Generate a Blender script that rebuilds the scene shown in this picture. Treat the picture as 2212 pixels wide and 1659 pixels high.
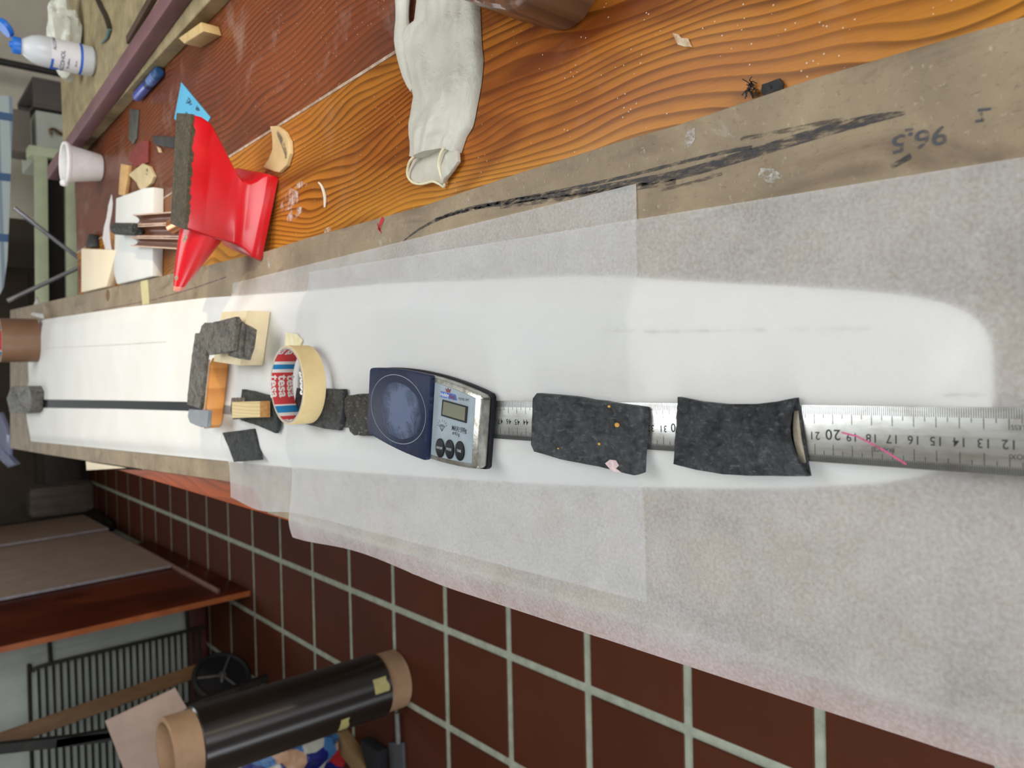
import bpy, bmesh, math, random
import numpy as np
from mathutils import Vector, Matrix, noise

random.seed(7)
scene = bpy.context.scene
for o in list(bpy.data.objects):
    bpy.data.objects.remove(o, do_unlink=True)
COL = scene.collection
R_ = math.radians

# ------------------------------------------------------------------ camera (surveyed from the steel ruler and the floor tiles)
FPX = 1661.0
PITCH, YAW, ROLL = 0.7056, -0.0172, -0.0385
CAM = np.array([0.0207, 0.0, 0.96 + 0.3839])
def _cam_axes():
    cy, sy = math.cos(YAW), math.sin(YAW)
    f = np.array([sy*math.cos(PITCH), cy*math.cos(PITCH), -math.sin(PITCH)])
    r = np.array([cy, -sy, 0.0]); u = np.cross(r, f)
    c, s = math.cos(ROLL), math.sin(ROLL)
    return c*r+s*u, -s*r+c*u, f
AR, AU, AF = _cam_axes()          # right / up of the upright phone, and view direction
cam_data = bpy.data.cameras.new('camera')
cam = bpy.data.objects.new('camera', cam_data); COL.objects.link(cam)
cam_data.sensor_width = 36.0
cam_data.lens = FPX/2212*36.0
cam_data.clip_start = 0.02
X, Y, Z = AU*-1.0, AR, -AF        # the phone was held turned: picture right = down, picture up = right
cam.matrix_world = Matrix(((X[0], Y[0], Z[0], CAM[0]), (X[1], Y[1], Z[1], CAM[1]), (X[2], Y[2], Z[2], CAM[2]), (0, 0, 0, 1)))
cam_data.dof.use_dof = True
cam_data.dof.focus_distance = 0.58
cam_data.dof.aperture_fstop = 11.0
scene.camera = cam

# ------------------------------------------------------------------ world and lights
scene.view_settings.view_transform = 'Standard'
scene.view_settings.look = 'None'
scene.view_settings.gamma = 1.0
scene.view_settings.use_curve_mapping = False
scene.view_settings.exposure = 0.48
world = bpy.data.worlds.new('world'); scene.world = world
world.use_nodes = True
bg = world.node_tree.nodes['Background']
bg.inputs[0].default_value = (0.86, 0.95, 1.0, 1); bg.inputs[1].default_value = 0.24

def aim(o, target):
    d = Vector(target) - o.location
    o.rotation_euler = d.to_track_quat('-Z', 'Y').to_euler()
def area(name, loc, target, sx, sy, power, color):
    l = bpy.data.lights.new(name, 'AREA'); l.shape = 'RECTANGLE'; l.size = sx; l.size_y = sy
    l.energy = power; l.color = color
    o = bpy.data.objects.new(name, l); COL.objects.link(o); o.location = loc; aim(o, target)
    return o
area('ceiling_light', (0.5, 1.2, 2.9), (0.1, 0.8, 0.95), 1.5, 1.4, 27, (0.95, 0.985, 1.0))
area('window_light', (-0.9, 5.2, 2.9), (0.0, 0.7, 0.95), 2.6, 1.5, 66, (0.92, 0.97, 1.0))
area('rear_fill_light', (1.1, -3.2, 2.0), (0.2, 1.0, 0.95), 1.8, 1.6, 72, (0.98, 0.985, 1.0))  # fill added behind the camera for near-facing faces; no doorway seen
area('film_highlight_light', (-2.09, -0.35, 1.0), (0.0, -0.35, 1.0), 1.2, 1.85, 34, (0.88, 0.94, 1.0))  # added low on the left to streak the film roll; no door seen
sp = bpy.data.lights.new('low_sun_beam', 'SPOT'); sp.energy = 150; sp.color = (1.0, 0.83, 0.58)
sp.spot_size = R_(17); sp.spot_blend = 0.9; sp.shadow_soft_size = 0.035
so = bpy.data.objects.new('low_sun_beam', sp); COL.objects.link(so)
so.location = (1.75, -0.95, 2.25); aim(so, (0.07, 1.42, 0.95))

# ------------------------------------------------------------------ survey helpers: where a sight line meets a real plane
def ray(px, py):
    v = np.array([(829.5-py)/FPX, (1106-px)/FPX, 1.0])
    return AR*v[0] + AU*v[1] + AF*v[2]
def U(px, py, z):
    d = ray(px, py); return CAM + d*((z-CAM[2])/d[2])
def UY(px, py, y):
    d = ray(px, py); return CAM + d*(y/d[1])
def UX(px, py, x):
    d = ray(px, py); return CAM + d*((x-CAM[0])/d[0])
def UP(px, py, p0, n):
    d = ray(px, py); p0 = np.array(p0); n = np.array(n)
    return CAM + d*(np.dot(p0-CAM, n)/np.dot(d, n))
def XY(pts, z):
    return [tuple(U(a, b, z)[:2]) for a, b in pts]

# ------------------------------------------------------------------ materials
def lin(c):
    return tuple(((v/255)/12.92 if v/255 <= 0.04045 else ((v/255+0.055)/1.055)**2.4) for v in c) + (1.0,)
class NT:
    def __init__(s, name):
        s.m = bpy.data.materials.new(name); s.m.use_nodes = True
        s.t = s.m.node_tree; s.b = s.t.nodes['Principled BSDF']; s.out = s.t.nodes['Material Output']
        s.co = s.n('ShaderNodeTexCoord').outputs['Object']
    def n(s, kind, **kw):
        nd = s.t.nodes.new(kind)
        for k, v in kw.items(): setattr(nd, k, v)
        return nd
    def link(s, a, b): s.t.links.new(a, b)
    def setin(s, sock, v):
        if hasattr(v, 'is_output'): s.link(v, sock)
        else: sock.default_value = v
    def mapping(s, scale=(1, 1, 1), rot=(0, 0, 0), loc=(0, 0, 0), src=None):
        m = s.n('ShaderNodeMapping'); m.inputs['Scale'].default_value = scale; m.inputs['Rotation'].default_value = rot
        m.inputs['Location'].default_value = loc
        s.link(src or s.co, m.inputs['Vector']); return m.outputs[0]
    def noise(s, scale, detail=4, rough=0.55, src=None, dist=0.0):
        q = s.n('ShaderNodeTexNoise'); q.inputs['Scale'].default_value = scale; q.inputs['Detail'].default_value = detail
        q.inputs['Roughness'].default_value = rough; q.inputs['Distortion'].default_value = dist
        s.link(src or s.co, q.inputs['Vector']); return q.outputs['Fac']
    def ramp(s, fac, stops, interp='LINEAR'):
        r = s.n('ShaderNodeValToRGB'); r.color_ramp.interpolation = interp
        el = r.color_ramp.elements
        while len(el) < len(stops): el.new(0.5)
        for e, (p, c) in zip(el, stops):
            e.position = p; e.color = c if len(c) == 4 else tuple(c)+(1,)
        s.link(fac, r.inputs[0]); return r.outputs[0]
    def step(s, fac, a, b):
        return s.ramp(fac, [(a, (0, 0, 0, 1)), (b, (1, 1, 1, 1))])
    def mix(s, fac, a, b, blend='MIX'):
        m = s.n('ShaderNodeMix', data_type='RGBA', blend_type=blend)
        s.setin(m.inputs[0], fac); s.setin(m.inputs[6], a); s.setin(m.inputs[7], b); return m.outputs[2]
    def math(s, op, a, b=0.0, c=0.0):
        m = s.n('ShaderNodeMath', operation=op)
        s.setin(m.inputs[0], a); s.setin(m.inputs[1], b); s.setin(m.inputs[2], c); return m.outputs[0]
    def bump(s, h, strength=0.3, dist=0.001):
        b = s.n('ShaderNodeBump'); b.inputs['Strength'].default_value = strength; b.inputs['Distance'].default_value = dist
        s.link(h, b.inputs['Height']); s.link(b.outputs[0], s.b.inputs['Normal'])
    def done(s, color=None, rough=0.5, metal=0.0, coat=0.0, spec=0.5):
        if color is not None: s.setin(s.b.inputs['Base Color'], color)
        s.setin(s.b.inputs['Roughness'], rough); s.b.inputs['Metallic'].default_value = metal
        s.b.inputs['Coat Weight'].default_value = coat; s.b.inputs['Coat Roughness'].default_value = 0.15
        s.b.inputs['Specular IOR Level'].default_value = spec
        return s.m
_mats = {}
def mat(name, c1, c2=None, scale=40, rough=0.55, metal=0.0, bump=0.0, bscale=None, stretch=(1, 1, 1), coat=0.0, spec=0.5, lo=0.35, hi=0.65):
    if name in _mats: return _mats[name]
    t = NT(name)
    src = t.mapping(stretch)
    f = t.noise(scale, 5, 0.6, src)
    c = t.mix(t.step(f, lo, hi), lin(c1), lin(c2 or tuple(int(v*0.86) for v in c1)))
    if bump: t.bump(t.noise(bscale or scale*3, 4, 0.6, src), bump, 0.001)
    _mats[name] = t.done(c, rough, metal, coat, spec)
    return _mats[name]

def wood_mat(name, light, mid, dark, period=0.007, wav=0.05, seed=0.0, rough=0.35, coat=0.25, dust=0.5, grain_axis='y', blot=0.5, red=(96, 45, 25)):
    """growth rings as wavy bands along the board, fine fibres, dark stained patches, sawdust"""
    t = NT(name)
    m = t.mapping(loc=(seed, seed*1.7, 0)) if grain_axis == 'y' else t.mapping(rot=(0, 0, R_(90)), loc=(seed, seed*1.7, 0))
    st = t.mapping((7, 2.2, 1), src=m)
    big = t.noise(1.0, 2, 0.5, st)
    fine = t.noise(1.0, 3, 0.6, t.mapping((38, 5, 1), src=m))
    sx = t.n('ShaderNodeSeparateXYZ'); t.link(m, sx.inputs[0])
    x = sx.outputs[0]
    c = t.math('ADD', x, t.math('MULTIPLY', big, wav*2.6))
    c = t.math('ADD', c, t.math('MULTIPLY', fine, 0.004))
    ph = t.math('FRACT', t.math('DIVIDE', c, period))
    ring = t.ramp(ph, [(0.0, (0.05,)*3), (0.45, (0.25,)*3), (0.80, (0.95,)*3), (0.93, (0.9,)*3), (1.0, (0.05,)*3)])
    wide = t.noise(1.0, 2, 0.5, t.mapping((9, 1.6, 1), loc=(3, 1, 0), src=m))
    base = t.mix(t.step(wide, 0.38, 0.62), lin(light), lin(mid))
    amp = t.ramp(t.noise(1.0, 2, 0.5, t.mapping((14, 2.5, 1), loc=(9, 5, 0), src=m)), [(0.3, (0.35,)*3), (0.65, (0.85,)*3)])
    col = t.mix(t.math('MULTIPLY', ring, amp), base, lin(dark))
    b2 = t.step(t.noise(1.0, 3, 0.55, t.mapping((13, 2.6, 1), loc=(31, 12, 0), src=m), 0.6), 0.50, 0.60)
    col = t.mix(t.math('MULTIPLY', b2, blot), col, lin(red), 'MIX')
    fib = t.noise(1.0, 4, 0.7, t.mapping((900, 40, 1), src=m))
    col = t.mix(t.math('MULTIPLY', t.step(fib, 0.45, 0.8), 0.25), col, lin(dark))
    if dust:
        v = t.n('ShaderNodeTexVoronoi'); v.inputs['Scale'].default_value = 210
        t.link(t.co, v.inputs['Vector'])
        spk = t.math('LESS_THAN', v.outputs['Distance'], 0.11)
        wn = t.math('GREATER_THAN', t.noise(55, 2), 0.56)
        spk = t.math('MULTIPLY', spk, wn)
        col = t.mix(t.math('MULTIPLY', spk, 0.75), col, lin((225, 205, 180)))
        haze = t.step(t.noise(11, 6, 0.7, None, 0.4), 0.56, 0.80)
        col = t.mix(t.math('MULTIPLY', haze, dust), col, lin((205, 185, 175)))
    t.bump(t.math('ADD', ring, fib), 0.12, 0.0006)
    return t.done(col, rough, 0.0, coat, spec=0.12)

def paper_mat(name, seed):
    t = NT(name)
    src = t.mapping(loc=(seed, 0, 0))
    cloud = t.noise(9, 5, 0.6, src, 0.3)
    fib = t.noise(420, 3, 0.7, src)
    fac = t.math('ADD', t.math('MULTIPLY', cloud, 0.32), t.math('MULTIPLY', fib, 0.50))
    fac = t.math('ADD', fac, t.math('MULTIPLY', t.noise(48, 4, 0.6, src, 0.6), 0.22))
    fac = t.math('ADD', fac, 0.13)
    dif = t.n('ShaderNodeBsdfDiffuse'); dif.inputs[0].default_value = (0.84, 0.85, 0.87, 1)
    tr = t.n('ShaderNodeBsdfTranslucent'); tr.inputs[0].default_value = (0.98, 0.98, 0.97, 1)
    mx = t.n('ShaderNodeMixShader'); t.link(fac, mx.inputs[0]); t.link(dif.outputs[0], mx.inputs[1]); t.link(tr.outputs[0], mx.inputs[2])
    tp = t.n('ShaderNodeBsdfTransparent')
    m2 = t.n('ShaderNodeMixShader'); m2.inputs[0].default_value = 0.05
    t.link(mx.outputs[0], m2.inputs[1]); t.link(tp.outputs[0], m2.inputs[2])
    t.link(m2.outputs[0], t.out.inputs[0])
    return t.m

def lead_mat(name, c1, c2, edge=(150, 145, 135), shine=0.42, spots=None):
    t = NT(name)
    f = t.noise(90, 7, 0.68, None, 0.9)
    c = t.mix(t.step(f, 0.33, 0.67), lin(c1), lin(c2))
    sc = t.noise(1.0, 4, 0.65, t.mapping((420, 160, 200)))
    c = t.mix(t.math('MULTIPLY', t.step(sc, 0.56, 0.68), 0.55), c, lin(edge))
    if spots:
        q = t.noise(75, 1, 0.5, t.mapping(loc=(spots[1], 0, 0)))
        c = t.mix(t.math('MULTIPLY', t.step(q, 0.735, 0.745), 0.9), c, lin(spots[0]))
    v = t.n('ShaderNodeTexVoronoi'); v.inputs['Scale'].default_value = 130; v.feature = 'SMOOTH_F1'
    t.link(t.mapping((1, 0.8, 1)), v.inputs['Vector'])
    h = t.math('ADD', t.noise(200, 6, 0.7, None, 1.2), t.math('MULTIPLY', v.outputs['Distance'], 0.9))
    h = t.math('ADD', h, t.math('MULTIPLY', sc, 0.4))
    t.bump(h, 1.0, 0.009)
    return t.done(c, t.ramp(f, [(0.3, (shine,)*3), (0.7, (shine+0.2,)*3)]), 0.3)

def board_mat(name):
    t = NT(name)
    f = t.noise(14, 6, 0.6, None, 0.4)
    c = t.mix(t.step(f, 0.33, 0.68), lin((162, 144, 118)), lin((128, 113, 92)))
    chips = t.noise(1.0, 4, 0.75, t.mapping((300, 180, 1), rot=(0, 0, 0.4)))
    c = t.mix(t.math('MULTIPLY', t.step(chips, 0.56, 0.72), 0.55), c, lin((98, 80, 58)))
    c = t.mix(t.math('MULTIPLY', t.step(t.noise(1.0, 3, 0.7, t.mapping((190, 260, 1), loc=(5, 5, 0))), 0.6, 0.75), 0.5), c, lin((205, 188, 158)))
    st = t.step(t.noise(1.0, 4, 0.6, t.mapping((26, 9, 1), loc=(2, 8, 0)), 0.7), 0.56, 0.70)
    c = t.mix(t.math('MULTIPLY', st, 0.6), c, lin((100, 82, 64)))
    wh = t.step(t.noise(1.0, 4, 0.6, t.mapping((30, 16, 1), loc=(22, 3, 0)), 0.7), 0.66, 0.74)
    c = t.mix(t.math('MULTIPLY', wh, 0.45), c, lin((190, 186, 178)))
    t.bump(chips, 0.25, 0.0008)
    return t.done(c, 0.75)

def ink_mat(name, c, cover=0.6, scale=(500, 120, 1)):
    t = NT(name)
    f = t.noise(1.0, 4, 0.7, t.mapping(scale))
    t.b.inputs['Base Color'].default_value = lin(c); t.b.inputs['Roughness'].default_value = 0.7
    tp = t.n('ShaderNodeBsdfTransparent'); mx = t.n('ShaderNodeMixShader')
    t.link(t.step(f, cover-0.12, cover+0.12), mx.inputs[0]); t.link(t.b.outputs[0], mx.inputs[1]); t.link(tp.outputs[0], mx.inputs[2])
    t.link(mx.outputs[0], t.out.inputs[0]); return t.m

# ------------------------------------------------------------------ mesh helpers. every mesh is made in room coordinates, then moved to its thing's base
BASE = {}
def setp(o, **kw):
    for k, v in kw.items():
        if v: o[k] = v
def thing(name, label, cat, loc, group=None):
    o = bpy.data.objects.new(name, None); COL.objects.link(o); o.empty_display_size = 0.02
    o.location = tuple(float(v) for v in loc); BASE[o.name] = np.array(o.location)
    setp(o, label=label, category=cat, group=group); return o
def obj(name, geo, m, parent=None, smooth=True, angle=35, label=None, cat=None, group=None, kind=None, base=None):
    V, Fc = geo[0], geo[1]
    V = np.array(V, float).reshape(-1, 3)
    if parent is not None: off = BASE[parent.name]
    elif base is not None: off = np.array(base, float)
    else: off = np.array([(V[:, 0].min()+V[:, 0].max())/2, (V[:, 1].min()+V[:, 1].max())/2, V[:, 2].min()])
    me = bpy.data.meshes.new(name)
    me.from_pydata((V-off).tolist(), [], [list(f) for f in Fc])
    ms = m if isinstance(m, (list, tuple)) else [m]
    for q in ms: me.materials.append(q)
    if len(geo) > 2 and geo[2] is not None: me.polygons.foreach_set('material_index', list(geo[2]))
    bm = bmesh.new(); bm.from_mesh(me)
    if not (len(geo) > 3 and geo[3]): bmesh.ops.recalc_face_normals(bm, faces=bm.faces[:])
    bm.to_mesh(me); bm.free()
    if smooth:
        me.polygons.foreach_set('use_smooth', [True]*len(me.polygons))
        me.set_sharp_from_angle(angle=R_(angle))
    me.update()
    o = bpy.data.objects.new(name, me); COL.objects.link(o)
    if parent is not None:
        o.parent = parent
    else: o.location = tuple(off)
    BASE[o.name] = off
    setp(o, label=label, category=cat, group=group, kind=kind)
    return o
def join(*gs):
    V, Fc, M, n = [], [], [], 0
    for g in gs:
        V += [tuple(v) for v in g[0]]; Fc += [[i+n for i in f] for f in g[1]]
        M += list(g[2]) if len(g) > 2 and g[2] is not None else [0]*len(g[1]); n = len(V)
    return V, Fc, M
def withmat(g, i): return g[0], g[1], [i]*len(g[1])
def bm_geo(bm):
    bm.verts.index_update()
    g = ([tuple(v.co) for v in bm.verts], [[v.index for v in f.verts] for f in bm.faces]); bm.free(); return g
def prism(poly, z0, z1, bev=0.0, seg=2):
    """poly: xy points (or xyz bottom points with a lift), raised to z1"""
    bm = bmesh.new()
    b = [bm.verts.new((p[0], p[1], z0)) for p in poly]; t = [bm.verts.new((p[0], p[1], z1)) for p in poly]
    n = len(poly); bm.faces.new(b[::-1]); bm.faces.new(t)
    for i in range(n): bm.faces.new((b[i], b[(i+1) % n], t[(i+1) % n], t[i]))
    bmesh.ops.recalc_face_normals(bm, faces=bm.faces[:])
    if bev: bmesh.ops.bevel(bm, geom=bm.edges[:], offset=bev, segments=seg, affect='EDGES', profile=0.5)
    return bm_geo(bm)
def box(x0, x1, y0, y1, z0, z1, bev=0.0):
    return prism([(x0, y0), (x1, y0), (x1, y1), (x0, y1)], z0, z1, bev)
def hexa(p, bev=0.0):
    """eight corners: bottom ring 0-3, top ring 4-7"""
    bm = bmesh.new(); v = [bm.verts.new(tuple(q)) for q in p]
    for f in ((3, 2, 1, 0), (4, 5, 6, 7), (0, 1, 5, 4), (1, 2, 6, 5), (2, 3, 7, 6), (3, 0, 4, 7)): bm.faces.new([v[i] for i in f])
    bmesh.ops.recalc_face_normals(bm, faces=bm.faces[:])
    if bev: bmesh.ops.bevel(bm, geom=bm.edges[:], offset=bev, segments=2, affect='EDGES', profile=0.5)
    return bm_geo(bm)
def bar(a, b, w, h, up=(0, 0, 1), bev=0.0):
    a, b, up = Vector(a), Vector(b), Vector(up); d = (b-a).normalized(); s = d.cross(up).normalized(); u = s.cross(d)
    s *= w/2; u *= h/2
    return hexa([a-s-u, a+s-u, b+s-u, b-s-u, a-s+u, a+s+u, b+s+u, b-s+u], bev)
def sheet(corners, thick, bev=0.0):
    """a flat panel: four corners of one face, thickness along the face's normal"""
    c = [Vector(q) for q in corners]; n = (c[1]-c[0]).cross(c[2]-c[0]).normalized()*thick
    return hexa([q for q in c]+[q+n for q in c], bev)
def tube(pts, r, n=10, cap=True):
    P = [Vector(p) for p in pts]; V, Fc = [], []
    rr = r if isinstance(r, (list, tuple)) else [r]*len(P)
    ref = Vector((0, 0, 1)); t0 = (P[1]-P[0]).normalized()
    if abs(t0.dot(ref)) > 0.9: ref = Vector((1, 0, 0))
    for i, p in enumerate(P):
        t = (P[min(i+1, len(P)-1)]-P[max(i-1, 0)]).normalized()
        a = (ref - t*ref.dot(t)).normalized(); b = t.cross(a); ref = a
        for k in range(n):
            q = 2*math.pi*k/n; V.append(tuple(p+(a*math.cos(q)+b*math.sin(q))*rr[i]))
    for i in range(len(P)-1):
        for k in range(n):
            Fc.append((i*n+k, i*n+(k+1) % n, (i+1)*n+(k+1) % n, (i+1)*n+k))
    if cap: Fc += [tuple(range(n))[::-1], tuple((len(P)-1)*n+k for k in range(n))]
    return V, Fc
def lathe(prof, cx, cy, n=48, close=False, axis=None, mi=None):
    """prof: (radius, height) list; axis: optional (origin, direction) instead of the vertical through cx, cy"""
    V, Fc, M = [], [], []
    if axis is None: o, d = Vector((cx, cy, 0)), Vector((0, 0, 1))
    else: o, d = Vector(axis[0]), Vector(axis[1]).normalized()
    a = d.cross(Vector((0, 1, 0)) if abs(d.y) < 0.9 else Vector((1, 0, 0))).normalized(); b = d.cross(a)
    if axis is None: a, b = Vector((1, 0, 0)), Vector((0, 1, 0))
    for r, h in prof:
        for k in range(n):
            q = 2*math.pi*k/n; V.append(tuple(o+d*h+(a*math.cos(q)+b*math.sin(q))*r))
    m = len(prof)
    for i in range(m if close else m-1):
        j = (i+1) % m
        for k in range(n):
            Fc.append((i*n+k, i*n+(k+1) % n, j*n+(k+1) % n, j*n+k)); M.append(mi[i] if mi else 0)
    if not close:
        if prof[0][0] > 1e-5: Fc.append(tuple(range(n))[::-1]); M.append(mi[0] if mi else 0)
        if prof[-1][0] > 1e-5: Fc.append(tuple((m-1)*n+k for k in range(n))); M.append(mi[-1] if mi else 0)
    return V, Fc, M
def grid(nu, nv, f):
    V = [tuple(f(i/(nu-1), j/(nv-1))) for i in range(nu) for j in range(nv)]
    Fc = [(i*nv+j, (i+1)*nv+j, (i+1)*nv+j+1, i*nv+j+1) for i in range(nu-1) for j in range(nv-1)]
    return V, Fc
def resample(poly, n):
    P = np.array(list(poly)+[poly[0]], float); L = np.r_[0, np.cumsum(np.linalg.norm(np.diff(P, axis=0), axis=1))]
    t = np.linspace(0, L[-1], n, endpoint=False)
    t = np.unique(np.r_[t, L[:-1]])
    return np.stack([np.interp(t, L, P[:, k]) for k in range(P.shape[1])], 1)
def slab(poly, z0, h, r=0.0015, seed=0.0, rough=0.0006, zf=None, n=70, wob=0.0006):
    """a hand-cut plate: wavy outline, rounded rim, uneven top; zf(x,y) lifts it locally"""
    P = resample(poly, n); c = P.mean(0); V, Fc = [], []
    out = []
    for p in P:
        d = (p-c)/np.linalg.norm(p-c)
        out.append(p + d*wob*noise.noise(Vector((p[0]*90, p[1]*90, seed))))
    out = np.array(out); n = len(out)
    size = np.linalg.norm(out-c, axis=1).mean()
    rings = [(1-r*0.6/size, z0), (1, z0+r*0.6), (1, z0+h-r), (1-0.3*r/size, z0+h-0.3*r), (1-r/size, z0+h)]
    for k in (0.86, 0.7, 0.52, 0.34, 0.16): rings.append((k, z0+h))
    for q, (k, z) in enumerate(rings):
        for p in out:
            x, y = c+(p-c)*k
            dz = zf(x, y) if zf else 0.0
            if q >= 4: dz += rough*noise.noise(Vector((x*110, y*110, seed+3)))
            V.append((x, y, z+dz))
    for q in range(len(rings)-1):
        for i in range(n): Fc.append((q*n+i, q*n+(i+1) % n, (q+1)*n+(i+1) % n, (q+1)*n+i))
    V.append((c[0], c[1], z0+h+(zf(*c) if zf else 0))); t = len(V)-1
    for i in range(n): Fc.append(((len(rings)-1)*n+i, (len(rings)-1)*n+(i+1) % n, t))
    Fc.append(tuple(range(n))[::-1])
    return V, Fc
def ribbon(pts, w, wob=0.0, lift=0.0):
    P = [Vector(p) for p in pts]; V, Fc = [], []
    ws = w if isinstance(w, (list, tuple)) else [w]*len(P)
    for i, p in enumerate(P):
        t = (P[min(i+1, len(P)-1)]-P[max(i-1, 0)]); s = Vector((-t.y, t.x, 0)).normalized()
        V += [tuple(p+s*ws[i]/2+Vector((0, 0, lift))), tuple(p-s*ws[i]/2+Vector((0, 0, lift)))]
    for i in range(len(P)-1): Fc.append((2*i, 2*i+1, 2*i+3, 2*i+2))
    return V, Fc
def smoothline(pts, n=30):
    P = np.array(pts, float); t = np.arange(len(P)); out = []
    for u in np.linspace(0, len(P)-1, n):
        i = min(int(u), len(P)-2); f = u-i
        p0, p1, p2, p3 = P[max(i-1, 0)], P[i], P[i+1], P[min(i+2, len(P)-1)]
        out.append(0.5*((2*p1)+(-p0+p2)*f+(2*p0-5*p1+4*p2-p3)*f*f+(-p0+3*p1-3*p2+p3)*f**3))
    return out
def text2d(s, size, bold=0.0, sx=1.0, spacing=1.0):
    c = bpy.data.curves.new('t', 'FONT'); c.body = s; c.size = size; c.align_x = 'CENTER'; c.align_y = 'CENTER'
    c.resolution_u = 3; c.offset = bold*size; c.space_character = spacing
    o = bpy.data.objects.new('t', c); COL.objects.link(o)
    bpy.context.view_layer.update()
    me = o.evaluated_get(bpy.context.evaluated_depsgraph_get()).to_mesh()
    g = ([(v.co.x*sx, v.co.y) for v in me.vertices], [list(p.vertices) for p in me.polygons])
    o.evaluated_get(bpy.context.evaluated_depsgraph_get()).to_mesh_clear()
    bpy.data.objects.remove(o, do_unlink=True); bpy.data.curves.remove(c)
    return g
def text3(s, origin, ex, ey, size, **kw):
    g = text2d(s, size, **kw); o, ex, ey = np.array(origin), np.array(ex)/np.linalg.norm(ex), np.array(ey)/np.linalg.norm(ey)
    return [tuple(o+ex*x+ey*y) for x, y in g[0]], g[1]
def ring_on(c, rx, ry, ex, ey, w, n=40):
    c, ex, ey = np.array(c), np.array(ex), np.array(ey); V, Fc = [], []
    for k in range(n):
        a = 2*math.pi*k/n
        for s in (0, w): V.append(tuple(c+ex*math.cos(a)*(rx-s)+ey*math.sin(a)*(ry-s)))
    for k in range(n):
        j = (k+1) % n; Fc.append((2*k, 2*j, 2*j+1, 2*k+1))
    return V, Fc
def disc_on(c, rx, ry, ex, ey, h, n=28):
    c, ex, ey = np.array(c), np.array(ex), np.array(ey); up = np.array([0, 0, 1.0]); V, Fc = [], []
    for k, z in ((1.0, 0), (1.0, h*0.6), (0.9, h)):
        for i in range(n):
            a = 2*math.pi*i/n; V.append(tuple(c+ex*math.cos(a)*rx*k+ey*math.sin(a)*ry*k+up*z))
    for q in range(2):
        for i in range(n): Fc.append((q*n+i, q*n+(i+1) % n, (q+1)*n+(i+1) % n, (q+1)*n+i))
    Fc.append(tuple(2*n+i for i in range(n))); return V, Fc

# ------------------------------------------------------------------ heights of the layers
ZT, ZB, ZW, ZR = 0.934, 0.946, 0.958, 0.9605      # table top, chipboard strip, foam wing, top of the ruler

# ================================================================== SETTING
M_tile = None
def tile_mat():
    t = NT('terracotta_tile')
    oi = t.n('ShaderNodeObjectInfo').outputs['Random']
    c = t.mix(oi, lin((83, 40, 20)), lin((73, 33, 16)))
    f = t.noise(6, 5, 0.6)
    c = t.mix(t.math('MULTIPLY', t.step(f, 0.4, 0.7), 0.35), c, lin((82, 46, 32)))
    t.bump(t.noise(60, 3), 0.08, 0.001)
    return t.done(c, 0.7, spec=0.2)
M_tile = tile_mat()
M_grout = mat('grey_grout', (172, 178, 162), (150, 156, 140), 30, 0.9, bump=0.3, spec=0.2)
floor = obj('floor', box(-4.0, 3.2, -1.2, 7.45, -0.06, -0.004), M_grout, kind='structure', smooth=False)
TX, TY, TS, TW = -0.7424, 3.4238, 0.30, 0.0076
def tile_geo(i, j, g=0.0115):
    x0, x1, y0, y1 = i*TS+g, (i+1)*TS-g, j*TS+g, (j+1)*TS-g
    c, s = math.cos(TW), math.sin(TW)
    return prism([(TX+c*u+s*w, TY-s*u+c*w) for u, w in ((x0, y0), (x1, y0), (x1, y1), (x0, y1))], -0.008, 0.0, 0.0018, 1)
rest = []
for i in range(-10, 13):
    for j in range(-15, 13):
        if -5 <= i <= 2 and -11 <= j <= 12:
            obj('tile', tile_geo(i, j), M_tile, floor, smooth=False)
        else: rest.append(tile_geo(i, j))
obj('tile_field', join(*rest), M_tile, floor, smooth=False, kind='stuff')

M_plaster = mat('beige_plaster', (172, 163, 148), (160, 150, 136), 6, 0.9, bump=0.1)
M_white = mat('white_paint', (196, 204, 196), (184, 192, 184), 5, 0.7)
for nm, g in (('wall_side', box(-2.2, -2.12, -1.2, -1.02, 0.0, 3.05)), ('wall_side_far', box(-2.2, -2.12, 0.32, 3.3, 0.0, 3.05)), ('wall_side_top', box(-2.2, -2.12, -1.02, 0.32, 2.02, 3.05))):
    obj(nm, g, M_plaster, kind='structure', smooth=False)
dr = obj('added_door_frame', join(box(-2.19, -2.13, -1.019, -0.96, 0.001, 2.019), box(-2.19, -2.13, 0.26, 0.319, 0.001, 2.019), box(-2.19, -2.13, -0.959, 0.259, 1.96, 2.019)), M_white, kind='structure', smooth=False)  # unseen opening and frame, added to house the film-streak light
M_skirt = mat('terracotta_skirting', (96, 46, 36), (84, 40, 32), 12, 0.6)
obj('wall_back', box(-4.0, 3.2, 7.35, 7.45, -0.05, 2.9), M_plaster, kind='structure', smooth=False)
obj('ceiling', box(-4.0, 3.2, -1.2, 7.45, 3.05, 3.15), mat('ceiling_plaster', (176, 168, 154), (168, 160, 146), 5, 0.9), kind='structure', smooth=False)
obj('wall_far', box(0.86, 3.1, 4.4, 4.5, 0.0, 3.05), mat('cream_plaster', (226, 218, 200), (216, 208, 190), 6, 0.9), kind='structure', smooth=False)
wl = obj('wall_left', box(-4.0, -0.985, 4.09, 7.35, 0.0, 2.9), M_white, kind='structure', smooth=False)
obj('baseboard_left', box(-4.0, -0.984, 4.078, 4.09, 0.0, 0.095, 0.002), M_skirt, kind='structure')
obj('wall_right', box(3.1, 3.2, -1.2, 7.35, -0.05, 2.9), M_plaster, kind='structure', smooth=False)

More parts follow.
